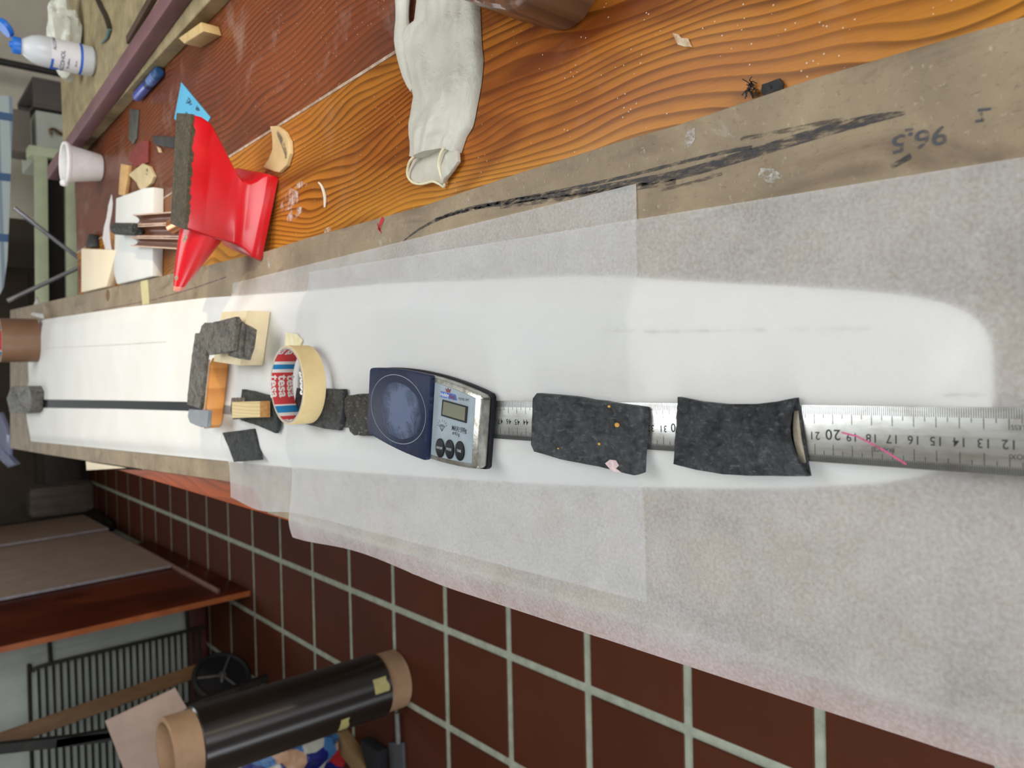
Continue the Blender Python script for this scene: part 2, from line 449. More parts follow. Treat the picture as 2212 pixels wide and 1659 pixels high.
# ================================================================== THE WORKBENCH
tb = thing('workbench', 'long varnished pine workbench carrying the wing and all the tools', 'workbench', (0.35, 0.9, 0.0))
M_pineA = wood_mat('pine_near', (206, 140, 52), (172, 98, 34), (70, 30, 10), 0.0062, 0.05, 0.0, dust=0.12, blot=0.72, red=(96, 42, 18), coat=0.08)
M_pineB = wood_mat('pine_far', (140, 78, 46), (122, 62, 38), (78, 38, 24), 0.008, 0.03, 4.2, dust=0.28, blot=0.5, red=(84, 48, 36), coat=0.08)
M_pineL = wood_mat('pine_edge', (184, 84, 22), (166, 70, 18), (92, 36, 12), 0.012, 0.04, 9.1, dust=0.0, blot=0.3, coat=0.0, rough=0.5, red=(96, 44, 20))
obj('plank', box(-0.158, 0.0, -0.35, 2.07, ZT-0.035, ZT, 0.003), M_pineL, tb)
obj('plank', box(0.0005, 0.3365, -0.35, 2.07, ZT-0.035, ZT, 0.0012), M_pineA, tb)
obj('plank', box(0.340, 0.66, -0.35, 2.07, ZT-0.035, ZT, 0.0012), M_pineB, tb)
obj('plank', box(0.6605, 1.02, -0.35, 2.07, ZT-0.035, ZT, 0.003), M_pineB, tb)
obj('seam_filler', box(0.3366, 0.3399, -0.35, 2.07, ZT-0.03, ZT+0.0002), mat('pale_filler', (196, 176, 156), (150, 120, 98), 60, 0.8), tb, smooth=False)
M_powder = ink_mat('white_powder', (226, 206, 196), 0.44, (70, 70, 1))
for pts, w in ((((606, 452), (628, 428), (644, 424)), (0.010, 0.026, 0.012)), (((620, 474), (634, 462), (652, 452)), (0.006, 0.016, 0.006)), (((636, 404), (650, 398), (664, 400)), (0.004, 0.008, 0.003))):
    obj('powder_patch', ribbon([U(a, b, ZT+0.0004) for a, b in pts], list(w)), M_powder, tb, smooth=False)
M_leg = mat('pine_leg', (150, 92, 50), (128, 74, 38), 8, 0.5, stretch=(6, 6, 1))
for x in (-0.09, 0.95):
    for y in (-0.25, 1.95):
        obj('leg', box(x-0.04, x+0.04, y-0.04, y+0.04, 0.0, ZT-0.035, 0.003), M_leg, tb)
for y in (-0.25, 1.95): obj('rail', box(-0.05, 0.91, y-0.02, y+0.02, ZT-0.135, ZT-0.035, 0.003), M_leg, tb)
for x in (-0.09, 0.95): obj('rail', box(x-0.015, x+0.015, -0.21, 1.91, ZT-0.135, ZT-0.035, 0.003), M_leg, tb)

# chipboard strip under the wing
bR = [(2240, 28), (2010, 95), (1758, 169), (1458, 272), (1340, 305), (1120, 374), (910, 446), (664, 514), (578, 542), (352, 596), (172, 636), (22, 670)]
bL = [(22, 968), (96, 981), (185, 995), (354, 1020), (494, 1040)]
pr = XY(bR, ZB); pl = XY(bL, ZB)
bpoly = [(pr[0][0], -0.2)] + pr + pl + [(-0.122, 0.99), (-0.150, 0.96), (-0.152, -0.2)]
M_board = board_mat('chipboard')
strip = obj('chipboard_strip', prism(bpoly, ZT+0.0005, ZB, 0.0004, 1), M_board, smooth=False,
            label='long grey-brown chipboard strip lying on the bench under the wing', cat='board')
zi = ZB+0.0003
M_pencil = ink_mat('pencil_mark', (56, 54, 58), 0.52, (420, 90, 1))
M_pencil2 = ink_mat('faint_pencil_mark', (84, 74, 66), 0.47, (420, 90, 1))
for pts, w, m in (
    ([(870, 522), (905, 496), (950, 472), (1010, 452), (1090, 438), (1180, 424), (1280, 410), (1380, 394), (1480, 374), (1580, 345), (1680, 314), (1780, 284), (1880, 258), (1956, 244)], [0.0012, 0.002, 0.003, 0.0035, 0.004, 0.004, 0.005, 0.006, 0.006, 0.006, 0.006, 0.006, 0.005, 0.0015], M_pencil),
    ([(940, 474), (1060, 442), (1200, 414), (1340, 384), (1460, 354), (1560, 330), (1625, 318)], 0.0022, M_pencil),
    ([(1080, 446), (1240, 424), (1380, 403), (1460, 393)], 0.004, M_pencil2),
    ([(1430, 410), (1490, 396), (1560, 375)], 0.002, M_pencil2),
    ([(1600, 300), (1700, 282), (1800, 262), (1860, 262)], 0.0025, M_pencil2),
    ([(1925, 361), (1945, 350), (1968, 337)], 0.0028, M_pencil)):
    obj('pencil_line', ribbon([(*q, zi) for q in smoothline(XY(pts, ZB), 40)], w if not isinstance(w, list) else list(np.interp(np.linspace(0, 1, 40), np.linspace(0, 1, len(w)), w))), m, strip, smooth=False)
M_hand = ink_mat('handwriting_ink', (74, 76, 84), 0.56, (260, 200, 1))
ex = np.array(U(1900, 316, ZB))-np.array(U(2050, 286, ZB)); ey = np.array([ex[1], -ex[0], 0])
ey = -np.array([-ex[1], ex[0], 0]) * -1.0
obj('handwriting', text3('96.5', U(1984, 300, zi), ex, ey, 0.0125, bold=0.012, sx=1.25), M_hand, strip, smooth=False)
for a, b in (((2112, 238), (2140, 235)), ((2118, 244), (2124, 252)), ((2106, 262), (2122, 260)), ((2122, 252), (2124, 262)), ((1955, 281), (1972, 279))):
    obj('pencil_line', ribbon([U(*a, zi), U(*b, zi)], 0.0012), M_hand, strip, smooth=False)
M_redp = ink_mat('red_paint_smear', (186, 36, 44), 0.6, (200, 90, 1))
obj('paint_smear', ribbon([U(828, 470, zi), U(822, 484, zi), U(818, 498, zi)], 0.006), M_redp, strip, smooth=False)
obj('paint_smear', ribbon([U(815, 482, zi), U(819, 494, zi), U(824, 504, zi)], 0.0016), M_redp, strip, smooth=False)
M_whp = ink_mat('white_paint_smear', (196, 192, 184), 0.46, (220, 140, 1))
for a, b, w in (((1388, 318), (1389, 342), 0.004), ((1010, 426), (1012, 434), 0.004), ((1494, 276), (1484, 322), 0.008), ((1640, 372), (1690, 388), 0.008), ((578, 556), (582, 580), 0.008), ((700, 500), (716, 492), 0.006)):
    obj('paint_smear', ribbon([U(*a, zi), U((a[0]+b[0])/2+1, (a[1]+b[1])/2, zi), U(*b, zi)], [w*0.6, w, w*0.5]), M_whp, strip, smooth=False)
obj('masking_tape_strip', prism(XY([(304, 607), (320, 604), (323, 656), (308, 659)], ZB), ZB+0.0002, ZB+0.0006), mat('pale_masking_tape', (212, 200, 150), (200, 188, 140), 30, 0.8), strip, smooth=False)
obj('pencil_line', ribbon([U(490, 598, zi), U(420, 622, zi), U(330, 648, zi), U(200, 672, zi)], 0.0016), ink_mat('violet_pen', (120, 60, 84), 0.5), strip, smooth=False)
obj('knot', disc_on(U(233, 638, ZB), 0.012, 0.016, (1, 0, 0), (0, 1, 0), 0.0004), mat('brown_stain', (120, 92, 58), (110, 84, 52), 30, 0.8), strip, smooth=False)

# ================================================================== THE FOAM WING
wr = [(95, 690), (270, 664), (445, 643), (560, 636), (669, 629), (831, 613), (1034, 606), (1215, 597), (1374, 598), (1448, 606), (1722, 619), (1900, 632), (1975, 641), (2045, 656), (2090, 676), (2127, 708), (2146, 752)]
wlft = [(66, 953), (270, 974), (478, 995), (600, 1007), (800, 1021), (1000, 1035), (1200, 1046), (1384, 1052), (1600, 1055), (1722, 1054), (1900, 1043), (1990, 1028), (2070, 1003), (2120, 960), (2143, 880)]
ZE = ZB+0.0028
wR = XY(wr, ZE); wL = XY(wlft, ZE)
ytip = U(2148, 800, ZE)[1]
xR = lambda y: float(np.interp(y, [ytip]+[p[1] for p in wR[::-1]], [0.012]+[p[0] for p in wR[::-1]]))
xL = lambda y: float(np.interp(y, [ytip]+[p[1] for p in wL[::-1]], [0.010]+[p[0] for p in wL[::-1]]))
yroot = U(57, 830, ZE)[1]
WO = np.array([(0.011, ytip)] + [p for p in wR[::-1]] + [(0.0, yroot)] + wL)
def wing_d(x, y):
    """signed distance to the wing outline, positive inside; arrays"""
    x, y = np.atleast_1d(x).astype(float), np.atleast_1d(y).astype(float)
    P = WO; Q = np.roll(WO, -1, 0); best = np.full(x.shape, 1e9); ins = np.zeros(x.shape, bool)
    for a, b in zip(P, Q):
        e = b-a; t = np.clip(((x-a[0])*e[0]+(y-a[1])*e[1])/(e@e+1e-12), 0, 1)
        best = np.minimum(best, np.hypot(x-a[0]-t*e[0], y-a[1]-t*e[1]))
        c = ((a[1] > y) != (b[1] > y)) & (x < (b[0]-a[0])*(y-a[1])/(b[1]-a[1]+1e-12)+a[0]); ins ^= c
    return np.where(ins, best, -best)
def sstep(t): t = np.clip(t, 0, 1); return t*t*(3-2*t)
def wing_top(x, y):
    d = wing_d(x, y); return ZB+0.0022+(ZW-ZB-0.0022)*sstep(np.maximum(d, 0)/0.026)**0.75
ys = np.unique(np.r_[ytip+0.0005+0.06*(np.linspace(0, 1, 22)**2), np.linspace(ytip+0.06, wL[0][1]-0.001, 60)])
NV = 34
V, Fc = [], []
for y in ys:
    a, b = xL(y), xR(y)
    for j in range(NV):
        v = 0.5-0.5*math.cos(math.pi*j/(NV-1)); V.append((a+(b-a)*v, y, 0))
A = np.array(V); zt = wing_top(A[:, 0], A[:, 1]); n = len(A)
zt += 0.0003*np.array([noise.noise(Vector((p[0]*14, p[1]*6, 1))) for p in A])
V = [(p[0], p[1], z) for p, z in zip(A, zt)] + [(p[0], p[1], ZB+0.0004) for p in A]
nr = len(ys)
for i in range(nr-1):
    for j in range(NV-1):
        q = (i*NV+j, (i+1)*NV+j, (i+1)*NV+j+1, i*NV+j+1); Fc.append(q); Fc.append(tuple(k+n for k in q[::-1]))
rim = [i*NV for i in range(nr)] + [(nr-1)*NV+j for j in range(1, NV)] + [i*NV+NV-1 for i in range(nr-2, -1, -1)] + [j for j in range(NV-2, 0, -1)]
for a, b in zip(rim, rim[1:]+rim[:1]): Fc.append((a, b, b+n, a+n))
wing = thing('wing_core', 'long white foam wing core with a black carbon spar, lying under the papers', 'wing', (0.02, 1.3, ZB))
def foam_mat():
    t = NT('white_foam'); f = t.noise(7, 4)
    c = t.mix(t.step(f, 0.35, 0.7), lin((235, 234, 230)), lin((227, 225, 218)))
    sm = t.step(t.noise(1.0, 3, 0.6, t.mapping((20, 40, 1))), 0.66, 0.8)
    c = t.mix(t.math('MULTIPLY', sm, 0.25), c, lin((200, 186, 160)))
    t.bump(t.noise(500, 2), 0.06, 0.0005); return t.done(c, 0.7)
M_foam = foam_mat()
obj('foam_panel', (V, Fc), M_foam, wing)
M_carbon = mat('black_carbon', (24, 24, 26), (12, 12, 14), 60, 0.6, stretch=(1, 4, 1), bump=0.3, spec=0.15)
spc = [(60, 862, 880), (100, 863, 881), (250, 865, 883), (400, 868, 887)]
sc = [(U(a, b, ZW)[:2], U(a, c, ZW)[:2]) for a, b, c in spc]
spts = [p[0] for p in sc] + [(-0.013, 1.0), (-0.024, 1.0)] + [p[1] for p in sc[::-1]]
obj('spar_strip', prism([tuple(p) for p in spts], ZW-0.001, ZW+0.0007), M_carbon, wing, smooth=False)
M_pl = ink_mat('grey_pencil', (110, 112, 130), 0.42, (300, 60, 1))
def onwing(a, b, dz):
    p = U(a, b, ZW); return (p[0], p[1], float(wing_top(p[0], p[1])[0])+dz)
obj('pencil_line', ribbon([onwing(a, b, 0.0004) for a, b in ((1300, 714), (1420, 717), (1480, 716), (1590, 713), (1700, 712), (1880, 711))], 0.0008), M_pl, wing, smooth=False)
obj('pencil_line', ribbon([onwing(a, b, 0.0004) for a, b in ((2036, 853), (2080, 855), (2130, 853))], 0.0011), M_pl, wing, smooth=False)
obj('pencil_line', ribbon([(*U(a, b, ZW)[:2], ZW+0.0006) for a, b in ((100, 752), (230, 746), (360, 738))], 0.0012), mat('faint_seam', (214, 208, 196)), wing, smooth=False)

# ================================================================== THE TWO SHEETS OF TRANSLUCENT PAPER
def drape(x, y, gap, table=True):
    d = wing_d(x, y)
    z = np.where(d > 0, ZB+0.0022+(ZW-ZB-0.0022)*sstep(np.maximum(d, 0)/0.026)**0.75, ZB+0.0003+0.0018*np.exp(np.minimum(d, 0)/0.005))
    z = z+gap
    e = np.maximum(0, -0.150-x); z = z-0.16*e-7*e*e
    return z
def paper(name, c4, gap, m, label, extra=None, nu=150, nv=110):
    """c4: far right, far left, near left, near right corners on plan; edges may bow through extra(u,v)"""
    fr, fl, nl, nr_ = [np.array(c, float) for c in c4]
    V = []
    for i in range(nu):
        for j in range(nv):
            u, v = i/(nu-1), j/(nv-1)
            p = (fr*(1-v)+fl*v)*(1-u)+(nr_*(1-v)+nl*v)*u
            if extra is not None: p = p+extra(u, v)
            V.append(p)
    A = np.array(V); z = drape(A[:, 0], A[:, 1], gap)
    z += 0.0006*np.array([max(0, noise.noise(Vector((p[0]*9, p[1]*5, gap*1e4)))) for p in A])
    # folds: shallow creases running across
    z += np.array([0.0012*max(0.0, 1-abs(((p[1]+0.2*p[0]) % 0.237)-0.118)/0.008)*(0.5+0.5*noise.noise(Vector((p[0]*6, p[1]*3, 2)))) for p in A])
    V = [(p[0], p[1], q) for p, q in zip(A, z)]
    Fc = [(i*nv+j, (i+1)*nv+j, (i+1)*nv+j+1, i*nv+j+1) for i in range(nu-1) for j in range(nv-1)]
    return obj(name, (V, Fc, None, True), m, label=label, cat='paper', group=None)
bFR = U(503, 612, ZB+0.001)[:2]; bNR = U(1374, 397, ZB+0.001)[:2]
paper('tracing_paper', [bFR, U(500, 1070, ZB)[:2], U(1400, 1300, ZB)[:2], bNR], 0.0007, paper_mat('tracing_paper_far', 3.0),
      'translucent white paper sheet under the lead stack and tape roll, tucked beneath the nearer sheet',
      lambda u, v: np.array([-0.010*math.exp(-((u-0.13)/0.11)**2)*v**6, 0.010*math.sin(v*math.pi)*(1-u)]))
aFR = U(668, 588, ZB+0.002)[:2]; aFL = U(631, 1161, 0.941)[:2]; aNL = U(2000, 1602, 0.942)[0]
paper('tracing_paper', [aFR, aFL, np.array([aNL, -0.12]), np.array([0.100, -0.12])], 0.0013, paper_mat('tracing_paper_near', 0.0),
      'large translucent paper sheet over the wing tip, hanging past the floor side of bench',
      lambda u, v: np.array([0.009*math.sin(min(1, u/0.34)*math.pi)**2*max(0, (v-0.8)/0.2), 0.0]))

# ================================================================== STEEL RULER
def steel_mat():
    t = NT('brushed_steel')
    g = t.noise(1.0, 4, 0.7, t.mapping((600, 14, 1)))
    d = t.step(t.noise(1.0, 5, 0.62, t.mapping((70, 32, 1)), 0.7), 0.46, 0.72)
    c = t.mix(t.step(g, 0.3, 0.7), lin((205, 206, 204)), lin((186, 188, 186)))
    c = t.mix(t.math('MULTIPLY', d, 0.6), c, lin((132, 124, 106)))
    return t.done(c, t.ramp(g, [(0.3, (0.26,)*3), (0.7, (0.40,)*3)]), 0.92)
rl = thing('steel_ruler', 'long stainless steel ruler with black centimetre numbers, pinned under lead weights', 'ruler', (-0.015, 0.5, ZR-0.001))
obj('blade', box(-0.030, 0.0, -0.0048, 0.9952, ZR-0.001, ZR, 0.00025), steel_mat(), rl)
M_ink = mat('black_print', (34, 36, 40), (28, 30, 34), 30, 0.6)
zk = ZR+0.00008
tk = []
def tick(y, x0, x1, w=0.00016):
    tk.append(([(x0, y-w/2, zk), (x1, y-w/2, zk), (x1, y+w/2, zk), (x0, y+w/2, zk)], [(0, 1, 2, 3)]))
for k in range(90, 560):
    y = k/1000-0.0048
    L = 0.0098 if k % 10 == 0 else 0.0070 if k % 5 == 0 else 0.0049
    tick(y, -L, -0.0002, 0.00032)
    L = 0.0095 if k % 10 == 0 else 0.0062 if k % 5 == 0 else 0.0040
    tick(y, -0.0298, -0.030+L, 0.00030); tick(y+0.0005, -0.0298, -0.030+0.0031, 0.00018)
obj('graduation', join(*tk), M_ink, rl, smooth=False, kind='stuff')
for k in list(range(9, 23))+list(range(29, 34))+list(range(42, 51)):
    big = k % 10 == 0
    obj('number', text3(str(k), (-0.0160 if not big else -0.0150, k/100-0.0048, zk), (0, 1, 0), (-1, 0, 0), 0.0060 if not big else 0.0078, sx=1.0 if big else 0.95, spacing=1.15, bold=0.008), M_ink, rl, smooth=False)
def rtext(s, px, py, size, sx=1.0):
    p = U(px, py, ZR); obj('lettering', text3(s, (p[0], p[1], zk), (0, 1, 0), (-1, 0, 0), size, sx=sx), M_ink, rl, smooth=False)
rtext('STAINLESS', 2222, 924, 0.0030, 0.95); rtext('INOX', 2206, 987, 0.0032); rtext('FRANCE', 1909, 971, 0.0030, 0.95)
M_pink = ink_mat('pink_pen', (206, 92, 138), 0.62, (300, 100, 1))
obj('pen_line', ribbon([(*U(a, b, ZR)[:2], zk+0.00005) for a, b in ((1818, 934), (1850, 942), (1880, 957), (1910, 973), (1940, 992), (1958, 1003))], 0.0009), M_pink, rl, smooth=False)

# ================================================================== LEAD WEIGHTS
M_leadD = lead_mat('dark_lead', (96, 99, 103), (44, 47, 51), (140, 142, 142), 0.36)
M_leadY = lead_mat('spotted_lead', (100, 103, 106), (52, 55, 58), (138, 140, 140), 0.42)
M_leadM = lead_mat('warm_lead', (158, 153, 144), (92, 88, 82), (196, 188, 170), 0.42)
M_leadP = lead_mat('pale_lead', (90, 94, 94), (66, 70, 70), (120, 122, 116), 0.62)
M_leadS = mat('smooth_lead', (120, 124, 128), (104, 108, 112), 40, 0.5, 0.3)
zl = ZR+0.0002
# nearest: two sheets folded together, mouth open at the near end
L2 = thing('lead_weight', 'nearest lead weight, dark folded sheet gaping at one end, beside the 21 mark', 'weight', (-0.017, 0.25, zl))
zt2 = ZR+0.0085
top_a = XY([(1453, 858), (1500, 868), (1560, 874), (1620, 874), (1670, 868), (1708, 860)], zt2)      # picture-upper edge
top_b = XY([(1450, 1003), (1500, 1015), (1560, 1025), (1620, 1028), (1680, 1029), (1742, 1030)], zt2-0.003)
def edge(pts, u):
    t = u*(len(pts)-1); i = min(int(t), len(pts)-2); f = t-i
    return np.array(pts[i])*(1-f)+np.array(pts[i+1])*f
def folded(nu, nv, up):
    def f(u, v):
        a, b = edge(top_a, u), edge(top_b, u); p = a*(1-v)+b*v
        bul = math.sin(math.pi*v)**0.8
        z = zl+0.0032+0.0062*bul*u**1.5+0.0012*math.sin(u*3.2)+0.0012*noise.noise(Vector((p[0]*90, p[1]*90, 2)))+0.0009*abs(noise.noise(Vector((p[0]*170, p[1]*60, 5)))) if up else zl+0.0008+0.0010*math.sin(math.pi*v)
        if up and u > 0.86: p = p+np.array([0, 0.004*bul*(u-0.86)/0.14])
        return (p[0], p[1], z)
    return f
def shell(f, t, nu=26, nv=22):
    V, Fc = grid(nu, nv, f); n = len(V)
    V2 = [(x, y, z-t) for x, y, z in V]; F2 = [tuple(i+n for i in q[::-1]) for q in Fc]
    rim = [i*nv for i in range(nu)]+[(nu-1)*nv+j for j in range(1, nv)]+[i*nv+nv-1 for i in range(nu-2, -1, -1)]+[j for j in range(nv-2, 0, -1)]
    S = [(a, b, b+n, a+n) for a, b in zip(rim, rim[1:]+rim[:1])]
    return V+V2, Fc+F2+S
def grow(g, k):   # round the rim a little
    return g
obj('upper_sheet', shell(folded(26, 22, True), 0.0028), M_leadD, L2, angle=50)
obj('lower_sheet', shell(folded(26, 22, False), 0.0010), M_leadD, L2, angle=50)
def filler(u, v):
    uu = 0.985-0.04*u; a, b = edge(top_a, uu), edge(top_b, uu); v2 = 0.16+0.68*v; p = a*(1-v2)+b*v2
    return (p[0], p[1], zl+0.0012+0.0040*math.sin(math.pi*v)*1.0)
g = shell(filler, 0.0030, 4, 14)
obj('paper_filling', g, mat('beige_filling', (176, 166, 146), (140, 130, 112), 120, 0.9), L2, label='beige filling between the folded sheets')

zf1 = lambda x, y: 0.0015*math.sin((y-0.31)*28)
L1 = obj('lead_weight', slab(XY([(1158, 849), (1240, 856), (1330, 871), (1388, 879), (1391, 900), (1384, 1022), (1368, 1027), (1290, 1008), (1210, 992), (1152, 976), (1146, 960), (1150, 860)], ZR+0.006), zl, 0.0062, 0.0012, 1.3, 0.0014, n=110), M_leadY,
         label='flat lead weight with yellow paint specks and a white chip on one corner', cat='weight')
ch = obj('paint_chip', slab(XY([(1308, 1001), (1318, 993), (1330, 995), (1336, 1006), (1330, 1012), (1345, 1022), (1322, 1018)], ZR+0.0066), zl+0.0060, 0.0009, 0.0003, 4, 0.0002, n=30), mat('white_chip', (222, 208, 206), (200, 170, 170), 300, 0.7), None)
def to_child(o, par):
    o.parent = par; o.location = tuple(np.array(o.location)-np.array(par.location)); return o
to_child(ch, L1)
for px, py, w in ((1333, 918, 0.0028), (1316, 878, 0.0016), (1295, 959, 0.0017), (1206, 969, 0.0011)):
    p = U(px, py, ZR+0.0064)
    c = obj('paint_speck', disc_on((p[0], p[1], zl+0.0060), w*0.55, w*0.75, (1, 0, 0), (0, 1, 0), 0.0006, 9), mat('ochre_paint', (206, 156, 62), (190, 140, 50), 200, 0.6)); to_child(c, L1)

zq = ZR+0.0002
obj('lead_weight', slab(XY([(748, 855), (775, 851), (812, 849), (812, 942), (764, 941), (755, 932), (744, 890), (743, 862)], zq+0.006), zq, 0.006, 0.001, 5.1, 0.0006), lead_mat('scratched_lead', (94, 92, 86), (66, 64, 60), (190, 188, 180), 0.5, spots=((226, 222, 214), 7)),
    label='small scratched lead weight with white flecks, half hidden behind the pocket scale', cat='weight')
zt_lead = zq+0.0055
obj('lead_weight', slab(XY([(640, 838), (690, 839), (741, 841), (742, 860), (738, 895), (731, 930), (700, 926), (655, 915), (630, 910)], zt_lead), zq, 0.0055, 0.001, 6.2, 0.0006), M_leadD,
    label='lead weight lying partly beneath the masking tape roll', cat='weight')
obj('lead_weight', slab(XY([(522, 841), (540, 844), (570, 852), (592, 857), (594, 880), (600, 920), (594, 936), (560, 921), (520, 908), (515, 900)], zq+0.005), zq, 0.005, 0.001, 7.4, 0.0006), M_leadP,
    label='slanting lead plate under the short pale wood stick', cat='weight')
obj('lead_weight', slab(XY([(478, 935), (510, 931), (545, 926), (552, 955), (559, 994), (530, 996), (503, 998), (492, 968)], ZW+0.005), ZW-0.0015, 0.0055, 0.001, 8.8, 0.0006), M_leadP,
    label='separate square-cut grey lead plate lying apart on the bench-edge side', cat='weight')
# small grey plate and stick on the slanting plate
zs0 = zq+0.0052
obj('metal_shim', slab(XY([(500, 859), (528, 859), (528, 905), (503, 906), (497, 885)], zs0+0.002), zs0, 0.0022, 0.0006, 9.5, 0.0002), M_leadM,
    label='thin grey shim under the far end of the short wood stick', cat='shim')
st_m = wood_mat('spruce_stick', (226, 206, 160), (216, 194, 146), (180, 152, 104), 0.004, 0.006, 2.2, rough=0.6, coat=0.0, dust=0.0, blot=0.0)
b4 = XY([(561+23, 866), (561+23, 901), (507, 903), (507, 868)], zs0+0.0022)
stick = thing('wood_stick', 'short pale wood stick with a tan sawn end, on the slanting lead plate', 'stick', (*np.mean(b4, 0), zs0+0.0022))
t4 = XY([(561, 867), (561, 901), (501, 903), (501, 868)], zs0+0.0150)
obj('shaft', hexa([(x, y, zs0+0.0023) for x, y in b4]+[(x, y, zs0+0.0150) for x, y in t4], 0.0005), st_m, stick)
eb, et = np.array(b4[:2]), np.array(t4[:2])
gn = [(b4[0][0], b4[0][1]-0.0004, zs0+0.0026), (b4[1][0], b4[1][1]-0.0004, zs0+0.0026), (t4[1][0], t4[1][1]-0.0004, zs0+0.0147), (t4[0][0], t4[0][1]-0.0004, zs0+0.0147)]
obj('end_grain', (gn, [(0, 1, 2, 3)]), mat('end_grain_tan', (206, 152, 92), (184, 128, 72), 260, 0.8), stick, smooth=False)

# ================================================================== STACK: gypsum block, wood block, lead plates
zb0 = ZW+0.0016
Hb = 0.029
bb = XY([(584, 673), (568, 789)], zb0); ft = XY([(478, 674), (461, 781)], zb0+Hb)
blk = [bb[0], bb[1], (ft[1][0], ft[1][1]), (ft[0][0], ft[0][1])]
obj('plaster_block', prism(blk, zb0, zb0+Hb, 0.0008), mat('cream_block', (224, 208, 172), (214, 198, 162), 60, 0.85, bump=0.1),
    label='cream rectangular block standing on the paper under the stacked lead plates', cat='block')
# varnished wood block lying across, to the floor side of the cream block
zo = zb0; Ho = 0.028
ob = XY([(492, 790), (477, 926)], zo); obk = XY([(452, 770), (437, 915)], zo+Ho)
of = XY([(470, 788), (457, 924)], zo+Ho)
ot = [ob[0], ob[1], (obk[1][0], obk[1][1]), (obk[0][0], obk[0][1])]
wb = thing('wood_block', 'orange varnished wood block lying crosswise next to the cream block', 'block', (*np.mean(ot, 0), zo))
M_or = wood_mat('orange_wood', (232, 172, 104), (220, 150, 80), (176, 108, 54), 0.012, 0.01, 6.0, rough=0.3, coat=0.5, dust=0.0, grain_axis='x', blot=0.0)
obj('body', prism(ot, zo, zo+Ho-0.002, 0.0035, 4), M_or, wb)
oc = np.mean(ot, 0); obj('bare_top', prism([tuple(oc+(np.array(q)-oc)*0.93) for q in ot], zo+Ho-0.0022, zo+Ho, 0.0005), mat('bare_tan_wood', (206, 176, 148), (186, 154, 124), 30, 0.7), wb)
zp = zo+Ho+0.0002
obj('lead_weight', slab(XY([(407, 884), (452, 886), (449, 925), (428, 921), (410, 913), (405, 900)], zp+0.004), zp, 0.004, 0.001, 3.1, 0.0003), M_leadS,
    label='smooth grey lead plate with two nail holes on the end of the orange wood block', cat='weight')
zl2 = zb0+Hb+0.0002
pz = zp+0.0042
def tiltz(x, y): return max(0.0, (x-0.0))*0.20
obj('lead_weight', slab(XY([(421, 720), (450, 718), (444, 765), (439, 820), (431, 883), (403, 874), (410, 800)], zl2+0.0045), zl2-0.0005, 0.005, 0.0012, 11, 0.0007, n=90), M_leadM,
    label='long narrow lead bar bridging the cream block and the orange wood block', cat='weight')
obj('lead_weight', slab(XY([(505, 694), (525, 701), (545, 712), (540, 750), (531, 778), (505, 773), (490, 768), (494, 725)], zl2+0.006), zl2, 0.0048, 0.001, 12, 0.0007), M_leadM,
    label='lower lead plate resting directly on the cream block', cat='weight')
obj('lead_weight', slab(XY([(512, 690), (523, 699), (517, 772), (490, 764), (480, 740), (494, 700)], zl2+0.010), zl2+0.0050, 0.0045, 0.001, 12.7, 0.0007), M_leadM,
    label='middle lead plate of the pile on the cream block', cat='weight')
obj('lead_weight', slab(XY([(434, 704), (441, 697), (455, 697), (507, 684), (510, 690), (502, 757), (470, 764), (450, 767), (429, 722)], zl2+0.016), zl2+0.0097, 0.006, 0.0012, 13.9, 0.0009, n=90), M_leadM,
    label='topmost lead plate of the pile on the cream block, with a scored corner', cat='weight')

# ================================================================== MASKING TAPE ROLL
def tape_roll(name, label, cx, cy, z0, h, ro, ri, band, text, m_side, m_face, segs, textsize, rows):
    root = thing(name, label, 'tape', (cx, cy, z0))
    e = 0.0006
    obj('tape_winding', lathe([(ri+0.0015, z0), (ro-e, z0), (ro, z0+e), (ro, z0+h-e), (ro-e, z0+h), (ri+0.0015, z0+h)], cx, cy, 96, True, mi=[1, 0, 0, 0, 1, 1]), [m_side, m_face], root)
    # printed cardboard core: bands of colour around the inside
    N = 120; V, Fc, M = [], [], []
    for k in range(N):
        a = 2*math.pi*k/N
        for r, z in ((ri, z0), (ri, z0+h), (ri+0.0015, z0+h), (ri+0.0015, z0)): V.append((cx+r*math.cos(a), cy+r*math.sin(a), z))
    for k in range(N):
        j = (k+1) % N; deg = (k+0.5)*360/N
        mi = 0
        for a0, a1, q in segs:
            if a0 <= deg < a1: mi = q
        Fc += [(4*k, 4*j, 4*j+1, 4*k+1), (4*k+1, 4*j+1, 4*j+2, 4*k+2)]; M += [mi, 3]
    core = obj('core', (V, Fc, M), [band[0], band[1], band[2], mat('grey_card_edge', (176, 170, 160))], root)
    for deg, col in text:
        for zr in rows:
            g = text2d('tesa', textsize, bold=0.025, sx=1.05)
            VV = []
            for s, t in g[0]:
                a = R_(deg)+s/ri; VV.append((cx+(ri-0.0003)*math.cos(a), cy+(ri-0.0003)*math.sin(a), z0+h*zr-t))
            obj('lettering', (VV, g[1]), col, core, smooth=False)
    return root
M_tapeY = mat('masking_tape', (224, 200, 146), (212, 186, 132), 30, 0.65)
M_tapeF = mat('tape_edge', (206, 192, 160), (188, 174, 144), 90, 0.8)
M_red = mat('label_red', (214, 66, 68), (204, 58, 60), 30, 0.55)
M_blue = mat('label_blue', (36, 140, 196), (30, 128, 184), 30, 0.55)
M_wht = mat('label_white', (238, 234, 226), (230, 226, 218), 30, 0.55)
ztape = zq+0.0060
ctr = U(619, 832, ztape+0.025)
